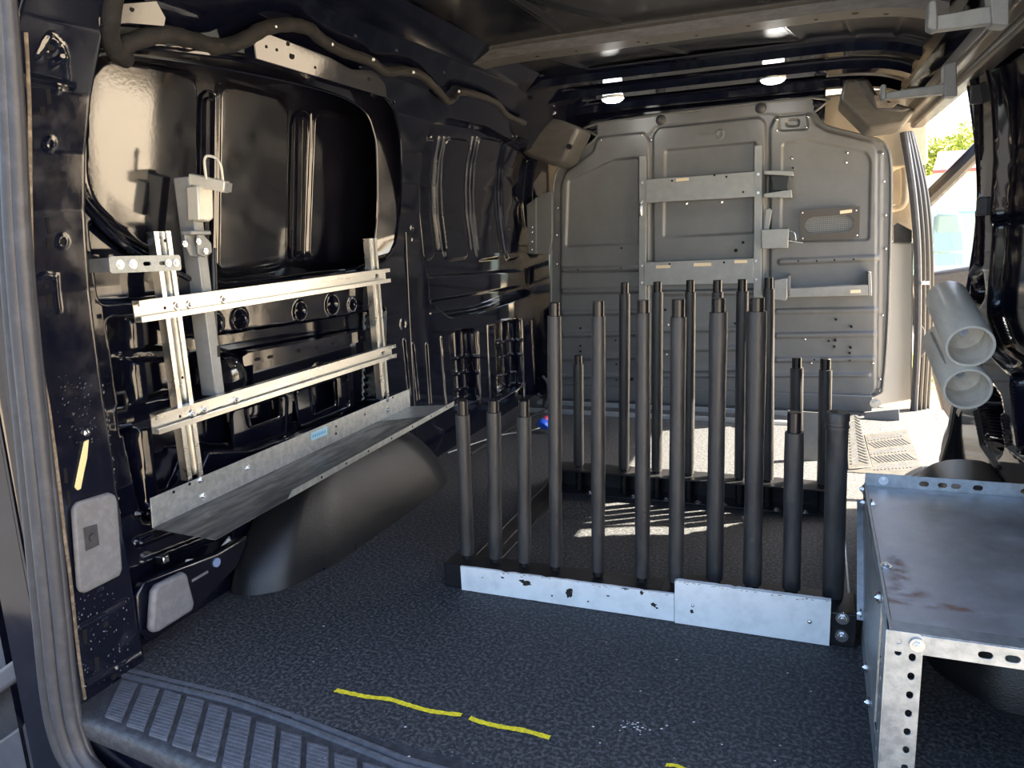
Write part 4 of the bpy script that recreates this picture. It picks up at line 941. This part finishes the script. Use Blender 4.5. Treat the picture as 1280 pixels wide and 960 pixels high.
# sides and back beam
MB().prism([(-.80, FYB+.07, 0), (-.762, FYB+.07, 0), (-.762, FYB+.07, .006), (-.792, FYB+.07, .006), (-.792, FYB+.07, .055), (-.80, FYB+.07, .055)], (0, .84, 0)).build('side_angle', M['rackblack'], rk, bevel=.002)
MB().prism([(.098, FYB+.07, 0), (.06, FYB+.07, 0), (.06, FYB+.07, .006), (.092, FYB+.07, .006), (.092, FYB+.07, .055), (.098, FYB+.07, .055)], (0, .84, 0)).build('side_angle', M['galv'], rk, bevel=.002)
bz = .082
MB().boxb(-.80, .10, 2.285, 2.375, bz-.006, bz).build('back_beam', M['rackblack'], rk, bevel=.002)
MB().boxb(-.80, .10, 2.285, 2.375, 0, .005).build('back_foot', M['rackblack'], rk, bevel=.002)
MB().boxb(-.80, .10, 2.367, 2.375, .005, bz-.006).build('back_web', M['rackblack'], rk)
posts = [(585, 703, 578, 518, 500, 17, 13, .07), (620, 707, 617, 515, 500, 17, 13, .07), (656, 713, 655, 520, 500, 17, 13, .07), (695, 715, 693, 395, 378, 16.5, 12.5, .07), (748, 728, 748, 395, 376, 17, 13.5, .07),
         (803, 735, 804, 391, 375, 18, 14, .07), (845, 738, 848, 396, 374, 18.5, 15, .07), (893, 728, 898, 390, 373, 20.5, 15.5, .0685), (940, 733, 946, 389, 372, 22.5, 17, .0685), (989, 740, 993, 540, 515, 22, 16, .0685), (1041, 748, 1047, 532, 515, 25, 24, .0685),
         (724, 598, 723, 455, 444, 12.5, 9.5, bz), (780, 598, 781, 367, 353, 13, 9.5, bz), (821, 600, 822, 365, 352, 13, 10, bz), (861, 602, 863, 365, 350, 12.5, 10, bz), (893, 602, 897, 365, 350, 13.5, 10.5, bz),
         (925, 603, 928, 364, 349, 14, 10.5, bz), (960, 604, 961, 361, 347, 13, 10, bz), (995, 605, 996, 460, 447, 15, 11, bz), (1029, 608, 1032, 462, 448, 15, 12, bz)]
for i, (bx, by, tx, sy, cy_, ws, wc, zb_) in enumerate(posts):
    back = i >= 11; Yb = (2.33 if back else (FYB+.038 if bx < 870 else FYB+.075))
    B = PY(bx, by, Yb); B.z = zb_; S = PY(tx, sy, Yb); T = PY(tx, cy_, Yb)
    dep = (B-CP).dot(F_); rs = ws/2*dep/FPX; rc = wc/2*dep/FPX
    po_ = MB(); po_.cyl((B.x, B.y, zb_-.001 if not back else .004), T, rc if i != 10 else rs*.8, n=24)
    mb2 = MB(); r2 = random.Random(i); K = 14
    if i == 10:
        po2 = MB().loft(B, T, [(rs*.97, 0), (rs, .05), (rs, .9), (rs*1.02, .905), (rs*1.02, .92), (rs*1.12, .922), (rs*1.12, .935), (rs*1.04, .937), (rs*1.02, .955), (rs*1.10, .957), (rs*1.10, .99), (rs*1.02, 1)], 28)
        pobj = po_.build('post', M['core'], rk); po2.build('sleeve', M['sleeve'], pobj, ang=30); continue
    # rim detail on the core: dark ring and bevelled top
    pobj = po_.build('post', M['core'], rk, bevel=.001)
    gap = .012 if not back else .008
    prof = []
    for k in range(K+1):
        t_ = k/K; prof.append((rs*(1+.035*(r2.random()-.5)+(.03*math.sin(t_*7+i) if not back else .01)), t_))
    S0 = Vector((B.x, B.y, zb_+gap)); prof[-1] = (prof[-1][0]*.98, 1)
    mb2.loft(S0, S, prof, 28); mb2.build('sleeve', M['sleeve'], pobj, ang=40)
for i, x_ in enumerate((-.70, -.555, -.447, -.348, -.268, -.194, -.112, -.031, .047)):
    bolt((x_+.03, 2.29, .006), (0, 0, 1), .008, rk)

# ---- cables and the blue plug near the partition
bpq = PZ(682, 532, .03)
bc = thing('blue_plug', 'blue plug with pink end on the floor behind the posts', 'plug', (bpq.x, bpq.y, 0))
MB().loft((bpq.x-.01, bpq.y-.02, .028), (bpq.x-.002, bpq.y+.005, .05), [(.012, 0), (.027, .15), (.027, .7), (.018, 1)], 18).build('body', M['blue'], bc, ang=50)
MB().loft((bpq.x-.002, bpq.y+.005, .05), (bpq.x+.004, bpq.y+.02, .062), [(.016, 0), (.014, 1)], 14).build('end', M['red'], bc)
cc = thing('cable_coil', 'loose black cables hanging at the left foot of the partition', 'cable', PZ(672, 510, .0))
MB().tube(smooth_path([PY(a, b, 3.45) for a, b in ((678, 470), (684, 478), (685, 492), (680, 504), (684, 514), (690, 518))], 6), .010, 8).build('loop', M['cable'], cc)
MB().tube(smooth_path([PY(a, b, 3.5) for a, b in ((672, 492), (678, 496), (686, 490), (689, 480), (686, 472))], 6), .008, 8).build('loop', M['cable'], cc)
MB().tube(smooth_path([PZ(a, b, .008) for a, b in ((684, 532), (660, 539), (630, 543), (600, 552), (560, 566))], 6), .003, 8).build('thin_lead', M['postgrey'], cc)
MB().tube(smooth_path([PZ(a, b, .008) for a, b in ((684, 512), (650, 528), (616, 550), (588, 568))], 6), .008, 8).build('trunk', M['cable'], cc)

# ---- ceiling lights
for (a, b), lb in (((766, 125), 'left of the two lit white dome lights on the roof bow'), ((966, 101), 'right of the two lit white dome lights on the roof bow')):
    q = PZ(a, b, 1.395); zz = float(zroof(q.x))-1.452+1.406; q = PZ(a, b, zz-.01)
    t = thing('dome_light', lb, 'ceiling light', (q.x, q.y, zz), 'dome lights')
    MB().cyl((q.x, q.y, zz+.002), (q.x, q.y, zz-.006), .048, n=28).build('base', M['white'], t)
    MB().loft((q.x, q.y, zz-.005), (q.x, q.y, zz-.022), [(.044, 0), (.042, .4), (.030, .8), (.010, 1)], 28).build('lens', M['glow'], t, ang=60)
    pl = bpy.data.lights.new('dome_light_glow', 'POINT'); pl.energy = .25; pl.shadow_soft_size = .04; pl.color = (1, .97, .9)
    lo = bpy.data.objects.new('dome_light_glow', pl); COL.objects.link(lo); lo.parent = t; lo.location = (0, 0, -.05)
q = PZ(546, 98, 1.40)
ft = thing('foil_patch', 'crumpled silver foil patch on the roof bow above the harness', 'patch', q)
MB().prism([PZ(a, b, 1.399) for a, b in ((548, 92), (557, 91), (560, 103), (551, 105))], (0, 0, -.003)).build('patch', M['bolt'], ft)

# ================================================================== RIGHT SIDE
# ---- slotted angle shelf unit
ZT = .292; X0, X1, Y0, Y1 = .119, .425, 1.105, 1.745
su = thing('slotted_shelf_unit', 'low galvanised slotted angle shelf unit with rust-stained sheet top', 'shelf unit', ((X0+X1)/2, (Y0+Y1)/2, 0))
MB().boxb(X0+.004, X1, Y0+.01, Y1-.004, ZT-.004, ZT-.001).build('top_sheet', M['galvtop'], su)
def add_rust(M_, blobs):
    n = M_.node_tree.nodes; L = M_.node_tree.links; b = n['Principled BSDF']; tc = n.new('ShaderNodeTexCoord'); nz = n.new('ShaderNodeTexNoise')
    nz.inputs['Scale'].default_value = 38; nz.inputs['Detail'].default_value = 8; L.new(tc.outputs['Object'], nz.inputs['Vector']); acc = None
    for (x, y, sx, sy) in blobs:
        mp = n.new('ShaderNodeMapping'); mp.vector_type = 'POINT'; mp.inputs['Location'].default_value = (-x/sx, -y/sy, 0); mp.inputs['Scale'].default_value = (1/sx, 1/sy, 0)
        L.new(tc.outputs['Object'], mp.inputs[0]); le = n.new('ShaderNodeVectorMath'); le.operation = 'LENGTH'; L.new(mp.outputs[0], le.inputs[0])
        mr_ = n.new('ShaderNodeMapRange'); mr_.inputs[1].default_value = 1.3; mr_.inputs[2].default_value = .5; L.new(le.outputs['Value'], mr_.inputs[0])
        if acc is None: acc = mr_.outputs[0]
        else:
            mx = n.new('ShaderNodeMath'); mx.operation = 'MAXIMUM'; L.new(acc, mx.inputs[0]); L.new(mr_.outputs[0], mx.inputs[1]); acc = mx.outputs[0]
    r = n.new('ShaderNodeMapRange'); r.inputs[1].default_value = .38; r.inputs[2].default_value = .6; L.new(nz.outputs['Fac'], r.inputs[0])
    mu = n.new('ShaderNodeMath'); mu.operation = 'MULTIPLY'; L.new(acc, mu.inputs[0]); L.new(r.outputs[0], mu.inputs[1])
    mx = n.new('ShaderNodeMix'); mx.data_type = 'RGBA'; src = b.inputs['Base Color'].links[0].from_socket
    L.new(mu.outputs[0], mx.inputs['Factor']); L.new(src, mx.inputs[6]); mx.inputs[7].default_value = (.20, .10, .06, 1); L.new(mx.outputs[2], b.inputs['Base Color'])
    mm = n.new('ShaderNodeMath'); mm.operation = 'MULTIPLY_ADD'; L.new(mu.outputs[0], mm.inputs[0]); mm.inputs[1].default_value = -.8; mm.inputs[2].default_value = .8; L.new(mm.outputs[0], b.inputs['Metallic'])
ob_ = bpy.data.objects['top_sheet']; cxs, cys = (X0+X1)/2, (Y0+Y1)/2
ra = PZ(1123, 715, ZT); rb = PZ(1126, 738, ZT); rc = PZ(1165, 756, ZT)
add_rust(M['galvtop'], [(ra.x-cxs, ra.y-cys, .016, .075), (rb.x-cxs+.01, rb.y-cys, .03, .02), (rc.x-cxs, rc.y-cys, .09, .012)])
def hstrip(L_, W_, pitch, first, hl_, hr, rows=(.5,), vertical=False):
    hs = []
    s_ = first
    while s_ < L_-.012:
        for t_ in rows: hs.append(slot(s_, W_*t_, hl_, hr) if hl_ > 2*hr+1e-6 else circ(s_, W_*t_, hr, 12))
        s_ += pitch
    return hs
# back rim stands above the sheet, front rim hangs below it
MB().plate([(0, 0), (X1-X0, 0), (X1-X0, .034), (0, .034)], [slot(a, .018, .018, .0055) for a in (.115, .15, .175, .215, .30)], (X0, Y1, ZT-.006), (1, 0, 0), (0, 0, 1), .0025).build('back_rim', M['galv'], su, bevel=.0006)
MB().plate([(0, 0), (X1-X0, 0), (X1-X0, .030), (0, .030)], [slot(a, .014, .018, .0052) for a in (.118, .150, .205, .24, .30)], (X0, Y0, ZT-.031), (1, 0, 0), (0, 0, 1), .0025).build('front_rim', M['galv'], su, bevel=.0006)
MB().boxb(X0, X1, Y0, Y0+.03, ZT-.0025, ZT).build('front_rim_top', M['galv'], su)
MB().boxb(X0-.002, X0+.002, Y0, Y1, ZT-.035, ZT+.004).build('side_rim', M['galv'], su)
MB().boxb(X0-.003, X0+.0, Y0+.12, Y1-.02, .06, ZT-.02).build('side_sheet', M['galv'], su)
def angle_leg(x, y, sx, sy, z0, z1, name, pitch=.030):
    H = z1-z0; W_ = .046
    hs1 = hstrip(H, W_, pitch, .016, .012, .0045, (.72,)); 
    u = (0, 0, 1)
    m1 = MB()
    m1.plate([(0, 0), (H, 0), (H, W_-.006), (H-.006, W_), (0, W_)], hs1+[circ(H-.016, .3*W_, .0045), circ(H-.034, .32*W_, .0045)], (x, y, z0), (0, 0, 1), (sx, 0, 0), .0025)
    m1.plate([(0, 0), (H, 0), (H, W_), (0, W_)], hs1, (x, y, z0), (0, 0, 1), (0, sy, 0), .0025)
    return m1.build(name, M['galv'], su, bevel=.0005)
angle_leg(X0-.004, Y0-.004, 1, 1, 0, ZT+.002, 'leg'); angle_leg(X0, Y1, 1, -1, 0, ZT-.008, 'leg'); angle_leg(X1-.004, Y0-.003, -1, 1, 0, ZT, 'leg'); angle_leg(X1, Y1, -1, -1, .25, ZT-.008, 'leg')
# floor angle running back along the unit's foot
hs = hstrip(.62, .04, .026, .02, .011, .004)
MB().plate([(0, 0), (.62, 0), (.62, .036), (0, .036)], hs, (X0+.002, Y0+.05, .045), (0, 1, 0), (1, 0, 0), .0025).build('foot_angle', M['galv'], su)
MB().boxb(X0-.002, X0, Y0+.045, Y0+.60, 0, .05).build('foot_angle_wall', M['galv'], su)
MB().bar((X0-.006, Y1-.02, ZT-.03), (X0-.006, Y1-.20, .07), .003, .018, (1, 0, 0)).build('brace', M['galv'], su)
for p_, n_ in (((X0-.004, Y1-.02, ZT-.004), (-1, 0, 0)), ((X0-.004, Y1-.06, ZT-.02), (-1, 0, 0)), ((X0-.008, Y1-.19, .08), (-1, 0, 0)), ((X0-.004, Y0+.14, ZT-.02), (-1, 0, 0)), ((X0-.004, Y0+.30, .05), (-1, 0, 0)), ((X0-.004, Y0+.22, .03), (-1, 0, 0)),
               ((X0+.034, Y0-.007, ZT-.014), (0, -1, 0)), ((X0+.036, Y1-.004, ZT+.014), (0, -1, 0)), ((X0+.01, Y0+.22, ZT-.001), (0, 0, 1)), ((X0+.004, Y0+.22, ZT-.018), (1, 0, 0)), ((X0+.006, Y1-.12, ZT+.0), (1, 0, 0))):
    bolt(p_, n_, .0065, su)
# ---- pvc tubes on the right wall
for i, ((ra, rb), (ta, tb), lb) in enumerate((((1213, 433), (1184, 374), 'upper of two dusty PVC tubes tilted up on the right wall'), ((1209.5, 486.5), (1180, 427), 'lower of two dusty PVC tubes, printed lettering along its side'))):
    p0 = PY(ra, rb, 2.02); p1 = PY(ta, tb, 2.36); dr_ = (p1-p0).normalized(); L_ = (p1-p0).length; ro, ri = .0525, .0455
    t = thing('pvc_tube', lb, 'pipe', p0, 'PVC tubes')
    MB().loft(p0, p1, [(ri, .02), (ri, 0), (ri+.001, -.004), (ro-.001, -.004), (ro, 0), (ro, 1), (ri, 1)], 40, caps=False).build('tube_wall', M['pvc'], t, ang=40)
    MB().loft(p0+dr_*.002, p1, [(ri-.0005, 0), (ri-.0005, .28), (.002, .285)], 40, caps=False).build('tube_inside', M['pvcin'], t, ang=40)
    q = p0+dr_*(L_*.28); bolt(q, -dr_, .007, t)
    if i == 1:
        u, v, ax = frame_of(dr_); mb = MB(); r3 = random.Random(2)
        side = (CP-p0).normalized(); side = (side-dr_*side.dot(dr_)).normalized(); tan_ = dr_.cross(side).normalized()
        for k in range(26):
            a_ = .35; nrm = (side*math.cos(a_)-tan_*math.sin(a_)) if True else side
            tt = dr_.cross(nrm).normalized(); c_ = p0+nrm*(ro+.0002)+dr_*(L_*.22+k*.0095)
            hgt = r3.choice((.004, .007, .009)); mb.prism([c_-tt*hgt*.5, c_+tt*hgt*.5, c_+tt*hgt*.5+dr_*.004, c_-tt*hgt*.3+dr_*.005], nrm*.0003)
        mb.build('printed_marks', M['darkplas'], t)
    else: pass
# ---- roof hooks on the header rail
def hook(label, arm, tip, plate_, Yh):
    t = thing('roof_hook', label, 'hook', PY(*plate_[0], Yh), 'ladder hooks under the header rail')
    MB().prism([PY(a, b, Yh) for a, b in arm], (0, .03, 0)).build('arm', M['postgrey'], t, bevel=.002)
    MB().prism([PY(a, b, Yh-.004) for a, b in tip], (0, .038, 0)).build('upturned_tip', M['postgrey'], t, bevel=.004)
    MB().prism([PY(a, b, Yh-.006) for a, b in plate_], (0, .05, 0)).build('mount_plate', M['postgrey'], t, bevel=.003)
hook('grey steel hook nearer the partition, arm pointing inward', [(1104, 116), (1182, 104), (1182, 117), (1104, 124)], [(1101, 106), (1105, 104.5), (1108, 106), (1108, 125), (1101, 124)], [(1180, 80), (1196, 76), (1197, 120), (1180, 120)], 2.16)
hook('larger grey steel hook at the top right, nearest the camera', [(1168, 20), (1242, 6), (1244, 28), (1168, 38)], [(1160, 3), (1166, -2), (1172, 1), (1173, 36), (1168, 39), (1159, 35)], [(1236, -20), (1262, -24), (1262, 32), (1240, 30)], 1.74)
pw = thing('wood_scrap', 'small brown wooden block under the tip of the farther roof hook', 'block', PY(1100, 126, 2.2))
MB().prism([PY(a, b, 2.20) for a, b in ((1092, 119), (1110, 117), (1110, 128), (1126, 126), (1116, 133), (1096, 133))], (0, .03, 0)).build('block', M['ply'], pw, bevel=.002)

# ---- step well mats at the sliding door
sm = thing('step_mat', 'worn patterned grey rubber mat at the sliding door step', 'mat', PZ(1110, 555, 0))
def zprism(name, pts, z, th, material, parent, bev=.002): return MB().prism([PZ(a, b, z) for a, b in pts], (0, 0, th)).build(name, material, parent, bevel=bev)
zprism('upper_mat', [(1056, 520), (1072, 520), (1090, 585), (1060, 588)], .0, .006, M['groove'], sm)
zprism('lower_mat', [(1080, 545), (1134, 538), (1154, 587), (1140, 597), (1056, 591), (1090, 585)], -.002, .005, M['groove'], sm)
mb = MB()
for k in range(11):
    t_ = k/10; ax_0, ay_0 = 1088+t_*40, 545-t_*6; q0 = PZ(ax_0, ay_0, .0035); q1 = PZ(1098+t_*46, 590-t_*3, .0035)
    for u_ in range(5):
        r0 = q0.lerp(q1, u_/5+.02); r1 = q0.lerp(q1, u_/5+.16); mb.bar(r0+Vector((.012*(-1)**u_, 0, 0)), r1-Vector((.012*(-1)**u_, 0, 0)), .0045, .003)
for k in range(16):
    t_ = k/16; mb.bar(PZ(1060+t_*4, 524+t_*60, .0065), PZ(1068+t_*6, 519+t_*60, .0065), .007, .004); mb.bar(PZ(1068+t_*6, 519+t_*60, .0065), PZ(1073+t_*13, 523+t_*60, .0065), .007, .004)
mb.build('pattern_ribs', M['tread_dark'], sm)
skb = thing('step_riser', 'grey upright sheet closing the step well beside the partition foot', 'panel', PY(1100, 525, 3.66))
MB().prism([PY(a, b, 3.50) for a, b in ((1080, 516), (1124, 511), (1125, 537), (1082, 540))], (0, .02, 0)).build('sheet', M['bulk'], skb, bevel=.003)
tag(MB().boxb(.10, .56, 2.60, 3.75, -.2, -.004).build('floor_step', M['tread_dark']), kind='structure')
ps = thing('sheet_plate', 'thin bare metal plate standing upright on the floor behind the posts', 'plate', PZ(1003, 576, 0))
pb = PZ(982, 575, 0); pe = PZ(1024, 576, 0)
MB().add([], []) .prism([pb, pe, PY(1024, 516, pe.y+.02), PY(985, 513, pb.y+.02)], (0, .003, 0)).build('plate', M['bulk2'], ps)

# ================================================================== OUTSIDE
tag(MB().boxb(-30, 40, -20, 60, -.70, -.60).build('ground', M['ground']), kind='structure')
tag(MB().boxb(-30, 1.2, -20, 1.6, -.60, -.595).build('ground_dark_unseen', M['dark_ground']), kind='structure')  # unseen dark ground added behind the van to cut warm bounce light
g = PZ(1168, 462, -.6)
gm = MB(); rr = random.Random(8)
for k in range(700):
    c = Vector((g.x+rr.uniform(-1.2, 1.2), g.y+rr.uniform(-.9, .9), -.6)); a = rr.random()*PI; h = rr.uniform(.03, .09)
    gm.add([c, c+Vector((.05*math.cos(a), .05*math.sin(a), 0)), c+Vector((.04*math.sin(a), .04*math.cos(a), h))], [(0, 1, 2)])
gm.boxb(g.x-1.2, g.x+1.2, g.y-.9, g.y+.9, -.6, -.59)
tag(gm.build('grass_verge', M['grass']), 'dry green grass strip on the driveway outside the sliding door', 'grass', kind='stuff')
# open cab door with mirror
CD = 5.0
cdr = thing('cab_door', 'open front cab door with dark trim and window seen beyond the pillar', 'door', PY(1185, 420, CD)); cdr['kind'] = 'structure'; cdr.name = 'door_2'
MB().prism([PY(a, b, CD) for a, b in ((1140, 345), (1226, 332), (1240, 345), (1240, 600), (1215, 640), (1190, 560), (1166, 470), (1155, 440), (1148, 400))], (0, .10, 0)).build('trim_panel', M['doordark'], cdr, bevel=.02, seg=3)
MB().tube([PY(a, b, CD+.05) for a, b in ((1120, 285), (1163, 246), (1195, 215), (1217, 193), (1245, 165))], .045, 10).build('window_frame', M['core'], cdr)
MB().tube([PY(a, b, CD+.03) for a, b in ((1120, 290), (1164, 250), (1217, 200), (1245, 172))], .012, 8).build('window_seal', M['rackblack'], cdr)
MB().prism([PY(a, b, CD+.05) for a, b in ((1130, 282), (1217, 199), (1232, 336), (1140, 345))], (0, .004, 0)).build('window_glass', M['glass'], cdr)
MB().prism([PY(a, b, CD+.45) for a, b in ((1168, 270), (1172, 265), (1196, 264), (1202, 268), (1206, 285), (1205, 333), (1166, 334), (1165, 300))], (0, .12, 0)).build('wing_mirror', M['carpaint'], cdr, bevel=.03, seg=3)
mr = bpy.data.objects['wing_mirror']
def tilt(pts, Y, k=.30):
    z0 = PY(1185, 332, Y).z
    return [p+Vector((0, (p.z-z0)*k-.05, 0)) for p in (PY(a, b, Y) for a, b in pts)]
MB().prism(tilt([(1170, 271), (1173, 267.5), (1195, 266.5), (1200, 271), (1204, 313), (1166, 314)], CD+.44), (0, .006, 0)).build('main_glass', M['mirror'], mr)
MB().prism(tilt([(1166, 317), (1203, 316), (1202, 331), (1167, 332)], CD+.44), (0, .006, 0)).build('wide_angle_glass', M['mirror'], mr)
# parked car, house, fence, trees
car = thing('parked_car', 'pale teal car parked beyond the open cab door', 'car', (2.6, 11, -.6))
def cs(x, y, z): return (2.6+x, 11+y, -.6+z)
for xx, wd in ((0, 1.75), ):
    side = [(-2.1, .35), (2.1, .35), (2.15, .75), (1.4, .95), (.75, 1.45), (-1.2, 1.5), (-1.9, 1.0), (-2.15, .9)]
    MB().prism([cs(a, 0, b) for a, b in side], (0, 1.7, 0)).build('body', M['carpaint'], car, bevel=.12, seg=4)
    MB().prism([cs(a, -.012, b) for a, b in ((-1.6, 1.0), (1.1, .98), (.65, 1.38), (-1.1, 1.42))], (0, .02, 0)).build('side_glass', M['carglass'], car)
    for a in (-1.3, 1.3): MB().cyl(cs(a, -.02, .33), cs(a, .2, .33), .33, n=28).build('wheel', M['tyre'], car)
hc = PY(1190, 214, 17)
hs_ = thing('house', 'small pale house with a red sheet roof behind the trees', 'house', (hc.x, 17.5, -.6))
MB().boxb(hc.x-.22, hc.x+3, 17, 20, -.6, hc.z).build('walls', M['housewall'], hs_)
MB().prism([(hc.x-.35, 16.8, hc.z-.03), (hc.x+3.2, 16.8, hc.z-.03), (hc.x+3.2, 18.6, hc.z+.42), (hc.x-.05, 18.6, hc.z+.42)], (0, 0, .06)).build('roof', M['redroof'], hs_)
fz = PY(1190, 234, 14.5).z; fx = PY(1190, 234, 14.5).x
fe = thing('fence', 'pale picket fence in front of the red roofed house', 'fence', (fx, 14.5, -.6)); mb = MB(); x = fx-.7
while x < fx+2.5: mb.boxb(x, x+.07, 14.5, 14.53, -.6, fz); x += .12
mb.build('pickets', M['fence'], fe); MB().boxb(fx-.7, fx+2.5, 14.53, 14.57, fz-.3, fz-.2).build('rail', M['fence'], fe)
def tree(c, R, H, seed, label):
    r = random.Random(seed); t = thing('leafy_tree', label, 'tree', (c[0], c[1], -.6), 'trees beyond the van')
    MB().tube([(c[0], c[1], -.6), (c[0]+.1, c[1], H*.4), (c[0], c[1], H*.75)], [.16, .12, .06], 10).build('trunk', M['bark'], t)
    mb = MB(); cl = [(Vector((c[0]+r.gauss(0, R*.45), c[1]+r.gauss(0, R*.45), H*.72+r.gauss(0, R*.38))), r.uniform(.35, .6)*R) for _ in range(26)]
    for k in range(11000):
        q, rad = r.choice(cl); d_ = Vector((r.gauss(0, 1), r.gauss(0, 1), r.gauss(0, 1))).normalized(); p = q+d_*rad*r.random()**.33
        a = Vector((r.gauss(0, 1), r.gauss(0, 1), r.gauss(0, 1))).normalized()*.055; b = a.cross(d_).normalized()*.028
        mb.add([p-a, p+b, p+a, p-b], [(0, 1, 2, 3)])
    o = mb.build('crown', M['leaf'], t); return t
def tree_at(px, top, Y, R, seed, label):
    zt = PY(px, top, Y).z; tree((PY(px, top, Y).x, Y), R, (zt-1.15*R)/.72, seed, label)
tree_at(1170, 152, 24, 1.05, 1, 'bright green leafy tree showing beside the door pillar')
tree_at(1216, 158, 30, .95, 2, 'green leafy tree behind the red roofed house')
